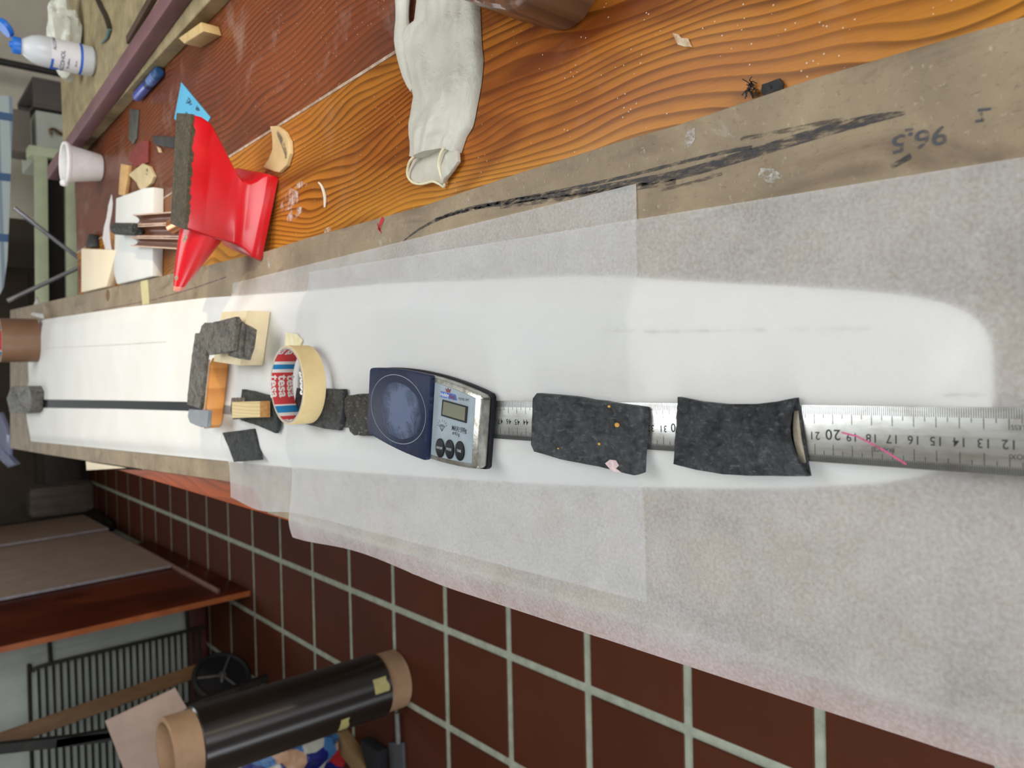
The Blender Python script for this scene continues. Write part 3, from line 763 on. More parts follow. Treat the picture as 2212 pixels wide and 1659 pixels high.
tape_roll('masking_tape_roll', 'beige masking tape roll with a red, white and blue printed core, lying flat', ctr[0], ctr[1], ztape, 0.025, 0.0428, 0.0392,
          (M_red, M_blue, M_wht), [(92, M_wht), (182, M_wht), (12, M_wht), (272, M_wht)], M_tapeY, M_tapeF,
          [(62, 68, 2), (54, 62, 1), (49, 54, 2), (122, 127, 2), (127, 142, 1), (142, 150, 2), (215, 222, 2), (222, 236, 1), (236, 243, 2), (300, 306, 2), (306, 320, 1), (320, 326, 2)], 0.0150, (0.09, 0.50, 0.91))
p4 = XY([(616, 718), (640, 722), (652, 735), (646, 752), (612, 756)], ZW+0.004)
obj('masking_tape_tab', slab(p4, ZW+0.0022, 0.0006, 0.0001, 4, 0.0012, zf=lambda x, y: 0.02*max(0, x-0.05), n=40), mat('pale_tape_tab', (236, 228, 190), (228, 218, 178), 20, 0.7),
    label='loose pale tab of masking tape stuck to the paper behind the beige roll', cat='tape')

# ================================================================== POCKET SCALE
SC = U(925, 905, ZR+0.018); sz = ZR+0.0003
fa = (U(803, 783, sz+0.018)[:2]+U(790, 944, sz+0.018)[:2])/2; na = (U(1045, 850, sz+0.014)[:2]+U(1032, 1020, sz+0.014)[:2])/2
ax = (fa-na); LEN = np.linalg.norm(ax); ax = ax/LEN; rt = np.array([ax[1], -ax[0]]); mid = (fa+na)/2
def SL(x, y, z): p = mid+rt*x+ax*y; return (p[0], p[1], z)
def half(y): t = y/(LEN/2); return 0.0305+0.0062*(1-t*t)
def outline(y0, y1, inset, n=14, rc=0.004):
    ysn = np.linspace(y0+inset, y1-inset, n); R = [(half(y)-inset, y) for y in ysn]; Lf = [(-half(y)+inset, y) for y in ysn[::-1]]
    R[0] = (R[0][0]-rc*0.55, R[0][1]+0.0); R.insert(1, (half(ysn[0])-inset, ysn[0]+rc*0.55)); R.insert(0, (R[0][0]-rc*0.3, ysn[0]))
    R[-1] = (R[-1][0]-rc*0.55, R[-1][1]); R.insert(-1, (half(ysn[-1])-inset, ysn[-1]-rc*0.55))
    Lf[0] = (Lf[0][0]+rc*0.55, Lf[0][1]); Lf.insert(1, (-half(ysn[-1])+inset, ysn[-1]-rc*0.55))
    Lf[-1] = (Lf[-1][0]+rc*0.55, Lf[-1][1]); Lf.insert(-1, (-half(ysn[0])+inset, ysn[0]+rc*0.55))
    return [SL(x, y, 0)[:2] for x, y in R+Lf]
h2 = LEN/2
scale = thing('pocket_scale', 'navy and silver digital pocket scale lying askew on the steel ruler', 'scale', (mid[0], mid[1], sz))
M_navy = NT('worn_navy_plastic'); t = M_navy
f = t.noise(38, 6, 0.65, None, 0.6); c_ = t.mix(t.step(f, 0.35, 0.7), lin((22, 30, 54)), lin((32, 42, 70)))
c_ = t.mix(t.math('MULTIPLY', t.step(t.noise(1.0, 5, 0.7, t.mapping((60, 220, 1)), 0.5), 0.58, 0.75), 0.35), c_, lin((96, 112, 146)))
M_navy = t.done(c_, 0.5, spec=0.2)
t = NT('rubbed_navy_plastic'); f = t.noise(30, 6, 0.7, None, 0.9)
c_ = t.mix(t.step(f, 0.30, 0.70), lin((60, 74, 108)), lin((96, 112, 148)))
M_rub = t.done(c_, 0.6)
M_dk = mat('black_plastic', (18, 20, 24), (26, 28, 32), 60, 0.5, spec=0.2)
M_silver = mat('silver_plastic', (150, 162, 170), (140, 152, 160), 60, 0.42, 0.2)
M_chrome = mat('worn_chrome', (190, 190, 184), (140, 136, 124), 90, 0.25, 0.7, bump=0.2)
obj('base', prism(outline(-h2, h2, 0.0), sz, sz+0.005, 0.001), M_dk, scale)
obj('body', prism(outline(-h2, h2, 0.0012), sz+0.0046, sz+0.0142, 0.0016), M_chrome, scale)
ysp = -h2+0.066
obj('platform', prism(outline(ysp, h2+0.0005, 0.0), sz+0.0125, sz+0.0185, 0.0012), M_navy, scale)
pc = SL(0.0, (ysp+h2)/2-0.001, sz+0.0185)
exv, eyv = np.array([rt[0], rt[1], 0]), np.array([ax[0], ax[1], 0])
obj('platform_ring', ring_on(np.array(pc)+np.array([0, 0, 0.00012]), 0.0305, 0.0455, exv, eyv, 0.0005, 64), mat('pale_scratched_line', (150, 158, 172)), scale, smooth=False)
wp = []
for k in range(40):
    a = 2*math.pi*k/40; r = 1+0.12*noise.noise(Vector((math.cos(a)*1.6, math.sin(a)*1.6, 3)))
    wp.append(tuple(np.array(pc)+exv*(0.0250*r*math.cos(a)-0.001)+eyv*(0.034*r*math.sin(a)-0.004)+np.array([0, 0, 0.0001])))
wf = wp+[tuple(np.array(pc)+eyv*-0.005+np.array([0, 0, 0.0001]))]
M_wear = NT('worn_patch'); t = M_wear; f = t.noise(60, 6, 0.75, None, 1.2)
t.b.inputs['Base Color'].default_value = lin((90, 102, 128)); t.b.inputs['Roughness'].default_value = 0.6; t.b.inputs['Specular IOR Level'].default_value = 0.2
wc0 = np.array(pc)+eyv*-0.005-np.array([mid[0], mid[1], sz])
vm = t.n('ShaderNodeVectorMath', operation='SUBTRACT'); t.link(t.co, vm.inputs[0]); vm.inputs[1].default_value = tuple(wc0)
vl = t.n('ShaderNodeVectorMath', operation='LENGTH'); t.link(vm.outputs[0], vl.inputs[0])
f = t.math('ADD', t.math('MULTIPLY', vl.outputs['Value'], 19.0), t.math('MULTIPLY', f, 0.9)); f = t.math('SUBTRACT', f, 0.42)
tp = t.n('ShaderNodeBsdfTransparent'); mx = t.n('ShaderNodeMixShader'); t.link(t.step(f, 0.34, 0.66), mx.inputs[0]); t.link(t.b.outputs[0], mx.inputs[1]); t.link(tp.outputs[0], mx.inputs[2]); t.link(mx.outputs[0], t.out.inputs[0])
obj('wear_patch', (wf, [(k, (k+1) % 40, 40) for k in range(40)]), t.m, scale, smooth=False)
zpn = sz+0.0148
pan_y0, pan_y1 = -h2+0.009, ysp-0.0012
ol = [(half(y)-0.0055, y) for y in np.linspace(pan_y0, pan_y1, 8)]; ol += [(-x, y) for x, y in ol[::-1]]
obj('control_panel', prism([SL(x, y, 0)[:2] for x, y in ol], zpn-0.001, zpn, 0.0003, 1), M_silver, scale)
def PP(px, py, dz=0.0): p = U(px, py, zpn); return np.array([p[0], p[1], zpn+dz])
tx = PP(1010, 860)-PP(960, 852); tx = tx/np.linalg.norm(tx); ty = np.array([-tx[1], tx[0], 0])
def quad(pts, m, name, par, dz): return obj(name, prism([tuple(PP(a, b)[:2]) for a, b in pts], zpn+0.0001, zpn+dz), m, par, smooth=False)
fr = quad([(957, 863), (1011, 878), (1008, 914), (954, 898)], M_dk, 'display', scale, 0.0007)
def quad2(pts, m, name, par, z0, z1): return obj(name, prism([tuple(PP(a, b)[:2]) for a, b in pts], z0, z1), m, par, smooth=False)
quad2([(960, 867), (1007, 880), (1005, 909), (957, 895)], mat('lcd_glass', (128, 128, 112), (118, 120, 104), 20, 0.15), 'lcd_screen', fr, zpn+0.0007, zpn+0.0009)
lg = quad([(952, 845), (984, 852), (987, 865), (951, 857)], mat('logo_blue', (52, 96, 178), (46, 88, 168), 20, 0.5), 'logo', scale, 0.0003)
def ptext(s, px, py, size, m, par, dz=0.00035, **kw):
    return obj('lettering', text3(s, PP(px, py, dz), tx, ty, size, **kw), m, par, smooth=False)
M_pw = mat('print_white', (226, 230, 236)); M_pr = mat('print_maroon', (124, 44, 52)); M_pk = mat('print_dark', (44, 48, 54))
ptext('Hobby', 961, 853, 0.0044, M_pw, lg, 0.0004, bold=0.02, sx=1.0); ptext('King', 977, 857, 0.0044, M_pr, lg, 0.0004, bold=0.03)
cr = [(965, 847), (963, 839), (966, 843), (968, 838), (970, 843), (974, 840), (972, 848)]
quad(cr, M_pr, 'crown', lg, 0.0004)
ptext('MODEL 5MT', 1002, 863, 0.0028, M_pk, scale, 0.0002, sx=0.9)
ptext('MAX=500g', 992, 927, 0.0050, M_pk, scale, 0.0002, bold=0.012, sx=0.85)
ptext('d=0.1g', 985, 937, 0.0042, M_pk, scale, 0.0002, bold=0.01, sx=0.85)
obj('print_line', ribbon([PP(975, 927.5, 0.0002), PP(1005, 936.5, 0.0002)], 0.0003), M_pk, scale, smooth=False)
D = lambda a, b: PP(740+a/3.95, 700+b/3.95, 0.0002)
dia = [D(826, 868), D(838, 856), D(862, 862), D(873, 876), D(848, 914)]
segs = [(dia[i], dia[(i+1) % 5]) for i in range(5)]+[(dia[0], dia[3]), (D(840, 870), dia[4]), (D(860, 874), dia[4]), (D(840, 870), D(850, 860)), (D(860, 874), D(850, 860))]
segs += [(D(808, 858), D(820, 868)), (D(814, 836), D(824, 852)), (D(826, 818), D(832, 840)), (D(852, 810), D(852, 836)), (D(872, 820), D(866, 842)), (D(888, 838), D(876, 856)), (D(894, 862), D(880, 872))]
obj('diamond_icon', join(*[ribbon([a, b], 0.00035) for a, b in segs]), M_pk, scale, smooth=False)
for (a, b), s in (((951.5, 967.5), 'ON/OFF'), ((972, 970.5), 'MODE'), ((994, 974), 'TARE')):
    bt = obj('button', disc_on(PP(a, b), 0.0080, 0.0062, ty, tx, 0.0012), M_dk, scale)
    obj('lettering', text3(s, PP(a, b, 0.00125), tx, ty, 0.0030, sx=0.8), M_pw, bt, smooth=False)

# ================================================================== ANVIL
yaw = R_(16.5)
aa = np.array([math.cos(yaw), -math.sin(yaw), 0]); an = np.array([-math.sin(yaw), -math.cos(yaw), 0])
AC = np.array([0.2415, 0.987, ZT])
def tilt(x): return 0.0122*(0.053-x)/0.1     # the horn-side foot stands on the chipboard edge
def AV(px, py, off):
    p = UP(px, py, AC+an*off, an); q = p-AC
    return float(q@aa), float(q[2])
def AW(x, w, z): p = AC+aa*x+an*w; return (p[0], p[1], ZT+0.0003+z+tilt(x)*max(0.0, 1-z/0.04))
anv = thing('anvil', 'small red painted anvil with a bare grey top and worn pointed horn', 'anvil', AC)
prof_px = [((401, 495), .0275), ((428, 250), .0275), ((437, 253), .0275), ((459, 268), .0275), ((490, 326), .0275), ((517, 383), .0275), ((530, 394), .030), ((545, 395), .036), ((560, 388), .047), ((577, 375), .055), ((598, 382), .055),
           ((574, 566), .055), ((562, 558), .055), ((545, 546), .047), ((526, 534), .036), ((508, 528), .030), ((492, 524), .0275)]
prof = [AV(a[0], a[1], o) for a, o in prof_px]
ztop = max(p[1] for p in prof[:2]); prof[0] = (prof[0][0], ztop); prof[1] = (prof[1][0], ztop)
zfoot = 0.0
prof[10] = (prof[10][0], zfoot); prof[11] = (prof[11][0], zfoot)
wz = [p[1] for p in prof]
def awid(z):
    return float(np.interp(z, [0.0, 0.014, 0.022, 0.034, 0.05, 0.2], [0.055, 0.055, 0.047, 0.031, 0.0275, 0.0275]))
# split the long edges so the flare of the foot shows
PF = []
for i in range(len(prof)):
    a, b = np.array(prof[i]), np.array(prof[(i+1) % len(prof)]); m = 6 if i in (0, 1, 2, 5, 16) else 3
    for k in range(m): PF.append(tuple(a+(b-a)*k/m))
PF = [(x, max(0.0, z)) for x, z in PF]
def loft_side(PF, n=9):
    V, Fc = [], []; m = len(PF)
    for j in range(n):
        t = -1+2*j/(n-1)
        for x, z in PF: V.append(AW(x, awid(z)*t, z))
    for j in range(n-1):
        for i in range(m): Fc.append((j*m+i, j*m+(i+1) % m, (j+1)*m+(i+1) % m, (j+1)*m+i))
    Fc.append(tuple(range(m))); Fc.append(tuple((n-1)*m+i for i in range(m))[::-1])
    return V, Fc
# side faces follow the profile as horizontal slices so that they bend with the flare
def body_geo():
    zs = sorted(set([0.0, 0.006, 0.014, 0.018, 0.022, 0.028, 0.034, 0.042, 0.05]+list(np.linspace(0.055, ztop, 9))))
    P = np.array(prof)
    def span(z):
        xs = []
        for a, b in zip(P, np.roll(P, -1, 0)):
            if (a[1]-z)*(b[1]-z) <= 0 and abs(a[1]-b[1]) > 1e-9: xs.append(a[0]+(b[0]-a[0])*(z-a[1])/(b[1]-a[1]))
        return (min(xs), max(xs)) if len(xs) >= 2 else None
    V, Fc = [], []; rings = []
    for z in zs:
        s = span(min(max(z, 0.0005), ztop-0.0005))
        if s is None: continue
        lo, hi = s; w = awid(z); ch = min(0.003, w*0.2)
        pts = [(lo, -w+ch), (lo+ch, -w), (hi-ch, -w), (hi, -w+ch), (hi, w-ch), (hi-ch, w), (lo+ch, w), (lo, w-ch)]
        rings.append(len(V)); V += [AW(x, q, z) for x, q in pts]
    for a, b in zip(rings, rings[1:]):
        for i in range(8): Fc.append((a+i, a+(i+1) % 8, b+(i+1) % 8, b+i))
    Fc.append(tuple(rings[0]+i for i in range(8))[::-1]); Fc.append(tuple(rings[-1]+i for i in range(8)))
    return V, Fc
def red_mat():
    t = NT('red_gloss_paint')
    f = t.noise(26, 5, 0.6); c = t.mix(t.step(f, 0.3, 0.7), lin((206, 14, 30)), lin((186, 12, 28)))
    chp = t.step(t.noise(150, 3, 0.7), 0.75, 0.77)
    c = t.mix(t.math('MULTIPLY', chp, 0.8), c, lin((196, 150, 130)))
    t.bump(t.noise(60, 3), 0.10, 0.001); return t.done(c, 0.32, 0.0, 0.35)
M_redpaint = red_mat()
obj('body', body_geo(), M_redpaint, anv, angle=48)
x0, x1 = prof[0][0]-0.0005, prof[1][0]+0.0005
def jag():
    P = []; n = 46
    for k in range(n+1):
        u = k/n; x = x0+(x1-x0)*u; P.append((x, -0.0278))
    top = [AW(x, w, ztop+0.0012) for x, w in P]+[AW(x, -w, ztop+0.0012) for x, w in P[::-1]]
    bot = []
    for x, w in P: bot.append(AW(x, w, ztop-0.002))
    rb = random.Random(4)
    for x, w in P[::-1]: bot.append(AW(x, -w+0.0002, ztop-0.0015-0.0035*rb.random()))
    m = len(top); Fc = [tuple(range(m))]
    for i in range(m): Fc.append((i, (i+1) % m, m+(i+1) % m, m+i))
    return top+bot, Fc
obj('face', jag(), lead_mat('bare_anvil_steel', (116, 108, 90), (84, 80, 68), (176, 156, 112), 0.5), anv, smooth=False, label='bare scratched grey working face')
hb_t, hb_b = AV(398, 497, 0.0), AV(493, 527, 0.0); tipx, tipz = AV(384, 628, 0.0)
hx = (hb_t[0]+hb_b[0])/2; hr = abs(hb_t[1]-hb_b[1])/2*1.10; hz = (hb_t[1]+hb_b[1])/2
horn_ax = []
def horn_geo(u0, u1, n=16, m=36):
    V, Fc = [], []
    xs = prof[0][0]+0.004
    for i in range(n):
        u = u0+(u1-u0)*i/(n-1); x = xs+(tipx-xs)*u; r = hr*(1-u)**0.95+0.0050*u
        zc = hz+(tipz-hz)*u**0.9
        for k in range(m):
            a = 2*math.pi*k/m; V.append(AW(x, min(1.0, 0.0275/hr)*r*math.cos(a), zc+r*math.sin(a)))
    for i in range(n-1):
        for k in range(m): Fc.append((i*m+k, i*m+(k+1) % m, (i+1)*m+(k+1) % m, (i+1)*m+k))
    Fc.append(tuple(range(m))[::-1]); Fc.append(tuple((n-1)*m+k for k in range(m)))
    return V, Fc
horn = obj('horn', horn_geo(0, 0.93), M_redpaint, anv)
obj('horn_tip', horn_geo(0.9301, 1.0, 6), mat('worn_pink_tip', (222, 150, 130), (206, 120, 104), 80, 0.5), horn, label='worn pinkish tip')
for px, py in ((401, 512), (398, 519), (586, 388), (381, 600)):
    w = 0.052 if px > 500 else 0.02
    x, z = AV(px, py, w)
    p = np.array(AW(x, w+0.0005, z)); s = 0.0022
    obj('paint_chip', ([tuple(p+aa*s*math.cos(k*math.pi/4)*1.4+np.array([0, 0, s*math.sin(k*math.pi/4)])+an*0.0006) for k in range(8)], [tuple(range(8))]), mat('chipped_steel', (176, 160, 138), (150, 136, 116), 300, 0.6), anv, smooth=False)
print('ANVIL prof', [(round(a, 3), round(b, 3)) for a, b in prof], 'horn', hx, hr, hz, tipx, tipz)

# ================================================================== LATEX GLOVE
gl = thing('latex_glove', 'crumpled cream latex glove lying on the wood with its cuff open', 'glove', (0.28, 0.56, ZT))
M_latex = NT('cream_latex'); t = M_latex
c_ = t.mix(t.step(t.noise(30, 5), 0.35, 0.7), lin((204, 202, 190)), lin((190, 186, 172)))
t.bump(t.math('ADD', t.noise(38, 5, 0.6, None, 1.2), t.math('MULTIPLY', t.noise(140, 4, 0.6, None, 1.0), 0.35)), 0.40, 0.005)
t.b.inputs['Subsurface Weight'].default_value = 0.15; t.b.inputs['Subsurface Radius'].default_value = (0.004, 0.003, 0.002); M_latex = t.done(c_, 0.5)
rows = [(-70, 896, 1024), (-30, 896, 1027), (0, 896, 1030), (46, 893, 1032), (66, 866, 1033), (90, 857, 1034), (127, 863, 1038), (157, 874, 1036), (182, 883, 1033), (210, 891, 1028), (235, 890, 1023), (253, 888, 1020), (273, 883, 1015), (299, 882, 1001), (318, 881, 995), (334, 881, 990)]
zg = ZT+0.0006
def glove_f(u, v):
    yy = rows[0][0]+(rows[-1][0]-rows[0][0])*u
    a = np.interp(yy, [r[0] for r in rows], [r[1] for r in rows]); b = np.interp(yy, [r[0] for r in rows], [r[2] for r in rows])
    bend = -9*max(0, (u-0.86)/0.14)*max(0, (v-0.4)/0.6)
    p = U(a+(b-a)*v, yy+bend+7*max(0, (u-.9)/.1)*math.sin(v*7), ZT+0.004)
    pr_ = (1-abs(2*v-1)**4)**0.5
    z = zg+0.0108*pr_
    fold = noise.noise(Vector((v*3.2, u*5.0, 1.5)))*0.0052+noise.noise(Vector((v*8, u*6, 4.5)))*0.0030+abs(noise.noise(Vector((v*6+u*3, u*14, 9))))*0.0030*max(0.0, u-0.35)
    fold -= 0.004*math.exp(-((v-0.60-0.06*math.sin(u*3))/0.035)**2)*max(0, 1-u*1.7)+0.0035*math.exp(-((v-0.26)/0.03)**2)*max(0, 1-u*2.0)+0.003*math.exp(-((v-0.82)/0.03)**2)*(1-u)
    return (p[0], p[1], max(zg+0.0002, z+fold*pr_))
g = grid(70, 46, glove_f); n = len(g[0])
bot = [(x, y, zg) for x, y, z in g[0]]; F2 = [tuple(i+n for i in q[::-1]) for q in g[1]]
rim = [i*46 for i in range(70)]+[69*46+j for j in range(1, 46)]+[i*46+45 for i in range(68, -1, -1)]+[j for j in range(44, 0, -1)]
obj('palm', (g[0]+bot, g[1]+F2+[(a, b, b+n, a+n) for a, b in zip(rim, rim[1:]+rim[:1])]), M_latex, gl, angle=60)
def finger(pts, r, flat=0.6):
    P = [U(a, b, ZT+0.005) for a, b in pts]; P = smoothline(P, 16); rr = [r*min(1.0, (i+1.2)/5)*min(1.0, (1-(i/15.0)**6)**0.5+0.02)*(1+0.12*math.sin(i*1.3)) for i in range(16)]
    V, Fc = tube(P, rr, 14)
    return [(x, y, ZT+0.0006+(z-(ZT+0.005)+r)*flat) for x, y, z in V], Fc
obj('finger', finger([(893, 196), (878, 140), (872, 84), (872, 20), (874, -60), (880, -130)], 0.0098), M_latex, gl)
obj('finger', finger([(910, 0), (908, -70), (905, -150), (906, -230)], 0.0088), M_latex, gl)
obj('finger', finger([(945, 0), (946, -70), (946, -160), (948, -260)], 0.0090), M_latex, gl)
obj('finger', finger([(980, 0), (982, -70), (986, -160), (990, -250)], 0.0088), M_latex, gl)
obj('finger', finger([(1012, 0), (1016, -60), (1024, -130), (1030, -190)], 0.0080), M_latex, gl)
M_rimc = mat('rolled_latex_rim', (236, 228, 196), (224, 214, 176), 60, 0.5)
zc = ZT+0.005
lin_px = [(893, 346), (884, 366), (881, 380), (889, 394), (917, 396), (936, 392), (954, 402), (957, 390), (975, 374), (993, 350), (990, 328), (968, 318), (935, 326), (905, 336)]
def lift(a, b): return ZT+0.0012
lp = [U(a, b, ZT+0.002) for a, b in lin_px]
obj('cuff_lining', slab([p[:2] for p in lp], ZT+0.0004, 0.0022, 0.0006, 5, 0.0014, n=60), mat('latex_inside', (206, 200, 186), (192, 186, 172), 40, 0.6), gl, label='shaded inside of the cuff')
rp = smoothline([(*U(a, b, zc)[:2], z) for a, b, z in ((905, 338, ZT+.0095), (892, 350, ZT+.0085), (883, 367, ZT+.0065), (881, 381, ZT+.005), (888, 393, ZT+.0035), (902, 397, ZT+.003), (918, 396, ZT+.0045), (934, 392, ZT+.0045), (946, 397, ZT+.0035), (955, 403, ZT+.003), (957, 393, ZT+.0045), (954, 375, ZT+.0065), (954, 355, ZT+.0085), (961, 336, ZT+.010), (969, 322, ZT+.0105))], 60)
obj('cuff_rim', tube(rp, 0.0012, 8), M_rimc, gl, label='rolled yellowish cuff rim')
rs = [U(a, b, ZT+0.004) for a, b in ((969, 318), (962, 336), (956, 356), (957, 380), (958, 400), (975, 376), (994, 349), (992, 326))]
obj('cuff_fold', slab([p[:2] for p in rs], ZT+0.0026, 0.0040, 0.0012, 6, 0.0016, n=50), M_latex, gl)

# ================================================================== BROWN CYLINDRICAL BLOCK at the picture's upper edge
hd = XY([(1060, 20), (1130, 47), (1180, 61), (1205, 66), (1232, 61), (1258, 42), (1285, 2), (1300, -60), (1260, -130), (1150, -140), (1040, -60)], ZT+0.004)
mh = thing('wooden_mallet_head', 'brown rounded wooden block cut off by the frame beside the glove fingers', 'block', (*np.mean(hd, 0), ZT))
obj('body', slab(hd, ZT+0.0003, 0.055, 0.006, 2, 0.0005, n=90), wood_mat('brown_turned_wood', (120, 84, 58), (104, 70, 48), (66, 42, 30), 0.016, 0.02, 1.0, rough=0.35, coat=0.3, dust=0.0, grain_axis='x', blot=0.3, red=(80, 54, 42)), mh)
pc4 = XY([(985, -14), (1022, 6), (1052, 17), (1046, 6), (1010, -22)], ZT+0.014)
obj('clear_film', slab(pc4, ZT+0.012, 0.0012, 0.0004, 3, 0.0006, n=40), mat('frosted_plastic', (206, 206, 200), (180, 180, 172), 40, 0.3), label='sliver of frosted plastic lying on the glove fingers by the brown block', cat='lid')

# ================================================================== SCRAPS ON THE BENCH
obj('wood_chip', slab(XY([(1457, 73), (1467, 75), (1474, 84), (1488, 84), (1497, 103), (1482, 103), (1468, 98), (1462, 86)], ZT), ZT+0.0002, 0.0022, 0.0006, 2, 0.0012, n=40), mat('pale_chip', (222, 206, 178), (178, 138, 104), 160, 0.8),
    label='tiny pale wood chip lying alone on the bare varnished wood', cat='chip')
cf = thing('carbon_scrap', 'small frayed scrap of black carbon fabric at the chipboard edge', 'scrap', (*U(1660, 188, ZT)[:2], ZT))
cp = XY([(1644, 182), (1682, 168), (1690, 180), (1686, 193), (1650, 208), (1642, 196)], ZT+0.004)
M_cf = mat('black_carbon_cloth', (20, 20, 22), (34, 34, 36), 200, 0.5, stretch=(6, 1, 1), bump=0.4)
obj('cloth', slab(cp, ZT+0.0006, 0.0032, 0.0008, 5, 0.0012, n=50), M_cf, cf)
rf = random.Random(3)
fib = []
for k in range(20):
    a = U(1624+rf.uniform(-4, 8), 186+rf.uniform(-6, 8), ZT+0.0015); b = U(1600+rf.uniform(0, 40), 164+rf.uniform(0, 50), ZT+0.003+rf.random()*0.004)
    m = (a+b)/2+np.array([rf.uniform(-.001, .001), rf.uniform(-.001, .001), 0.002]); fib.append(tube([a, m, b], 0.00035, 5))
obj('loose_fibres', join(*fib), M_cf, cf, kind='stuff')
obj('wood_shaving', tube(smoothline([U(a, b, ZT+z) for a, b, z in ((688, 394, .003), (695, 402, .0016), (701, 420, .0016), (702, 436, .0016), (701, 448, .002))], 16), [0.0006+0.0012*math.sin(math.pi*(k+0.6)/17) for k in range(16)], 8), mat('white_shaving', (236, 226, 206), (224, 212, 190), 50, 0.7),
    label='thin curved white shaving on the bench between anvil and glove', cat='shaving')
# crescent sanding pieces
M_cork = mat('tan_sanding_card', (212, 186, 136), (196, 168, 120), 30, 0.8, bump=0.15)
M_graph = ink_mat('dark_sanding_dust', (110, 100, 86), 0.52, (60, 60, 1))
cr_px = [(587, 273), (601, 272), (618, 284), (629, 306), (630, 332), (622, 358), (606, 373), (590, 369), (571, 362), (583, 346), (592, 322), (592, 298)]
o = obj('sanding_pad', slab(XY(cr_px, ZT+0.003), ZT+0.0003, 0.005, 0.0012, 3, 0.0004, n=70, zf=lambda x, y: 0.0), M_cork, label='crescent tan sanding pad with grey smudge beside the anvil foot', cat='pad')
cp2 = [(592, 290), (606, 280), (622, 300), (626, 330), (616, 345), (606, 318)]
c = obj('smudge', ribbon([(*U(a, b, ZT+0.0055)[:2], ZT+0.0060) for a, b in ((598, 284), (610, 306), (618, 330), (618, 342))], [0.004, 0.008, 0.007, 0.003]), M_graph, None, smooth=False); to_child(c, o)
o = obj('sanding_pad', slab(XY([(281, 378), (296, 366), (312, 354), (326, 360), (336, 382), (330, 396), (312, 412), (304, 408), (298, 394)], ZT+0.003), ZT+0.0003, 0.006, 0.0012, 3.4, 0.0004, n=60), mat('pale_sanding_card', (206, 186, 146), (190, 172, 132), 30, 0.8),
        label='curved pale pad marked 12 lying near the foam cup', cat='pad')
p = U(317, 372, ZT+0.007); e1 = np.array(U(324, 376, ZT+.007))-np.array(U(311, 368, ZT+.007)); e1[2] = 0
c = obj('lettering', text3('12', (p[0], p[1], ZT+0.00685), (1, -0.4, 0), (0.4, 1, 0), 0.014, bold=0.01), mat('pencil_print', (90, 80, 70)), None, smooth=False); to_child(c, o)
obj('wood_stick', prism(XY([(262, 354), (279, 357), (276, 388), (270, 424), (257, 420), (259, 385)], ZT+0.006), ZT+0.0003, ZT+0.007, 0.0008), mat('tan_stick', (214, 172, 116), (200, 156, 98), 20, 0.7, stretch=(6, 1, 1)),
    label='flat tan stick lying between foam cup and curved pale pad', cat='stick')
obj('sanding_sheet', prism(XY([(300, 312), (312, 305), (324, 304), (323, 352), (296, 362), (280, 344)], ZT), ZT+0.0003, ZT+0.0035, 0.0008), mat('maroon_abrasive', (136, 58, 52), (118, 46, 44), 90, 0.9, bump=0.3),
    label='maroon abrasive sheet scrap behind the curved pale pad', cat='sandpaper')
obj('metal_strip', prism(XY([(284, 235), (302, 238), (298, 300), (291, 312), (281, 300)], ZT), ZT+0.0003, ZT+0.003, 0.0006), mat('grey_strip', (98, 98, 92), (78, 78, 74), 50, 0.5, 0.3),
    label='flat dull grey metal strip lying near the mauve beam', cat='strip')
obj('rubber_bar', prism(XY([(341, 294), (403, 299), (403, 325), (346, 315), (340, 305)], ZT), ZT+0.0003, ZT+0.009, 0.002), mat('black_rubber', (44, 42, 42), (62, 58, 56), 40, 0.7),
    label='stubby black rubber bar partly behind the anvil heel', cat='bar')
obj('wood_chip', slab(XY([(341, 316), (350, 321), (352, 330), (346, 330)], ZT), ZT+0.0003, 0.002, 0.0005, 7, 0.0003, n=24), mat('yellow_chip', (232, 200, 150)), label='little yellow wood chip beside the black rubber bar', cat='chip')
# blue note
nt = thing('paper_note', 'blue square paper note with scribbled writing behind the anvil heel', 'note', (*U(412, 240, ZT)[:2], ZT))
npx = XY([(393, 178), (456, 254), (452, 262), (410, 291), (378, 256)], ZT)
obj('sheet', prism(npx, ZT+0.0003, ZT+0.0012), mat('blue_note', (92, 176, 214), (84, 166, 206), 12, 0.8), nt, smooth=False)
ns = []
rn = random.Random(11)
for (a, b, w, k) in ((408, 218, 16, 3), (402, 250, 18, 4), (428, 234, 10, 2)):
    for q in range(k):
        pts = [(a+q*3+rn.uniform(-2, 2)+i*0.6*(-1)**i, b+q*2-w/2+i*w/6+rn.uniform(-1, 1)) for i in range(6)]
        ns.append(ribbon([(*U(u, v, ZT)[:2], ZT+0.0014) for u, v in pts], 0.0016))
obj('handwriting', join(*ns), mat('dark_ink', (50, 70, 96)), nt, smooth=False, kind='stuff')
# blue lighter / marker
mk = thing('marker_pen', 'blue marker pen lying against the foot of the raised board', 'pen', (*U(318, 182, ZT)[:2], ZT))
a, b = U(295, 211, ZT+0.009), U(345, 154, ZT+0.009)
ab = b-a
obj('barrel', tube([a, a+ab*0.05, a+ab*0.5], [0.006, 0.0085, 0.0085], 16), mat('blue_plastic', (70, 86, 172), (62, 78, 160), 20, 0.35), mk)
obj('grip_ring', tube([a+ab*0.5, a+ab*0.62], 0.0084, 16), mat('dark_blue_plastic', (34, 44, 96)), mk)
obj('label', tube([a+ab*0.62, a+ab*0.85], 0.0085, 16), mat('pale_blue_label', (110, 140, 190), (60, 80, 150), 160), mk)
obj('cap', tube([a+ab*0.85, a+ab*0.98, b], [0.0085, 0.0085, 0.006], 16), mat('teal_blue_plastic', (30, 84, 140)), mk)

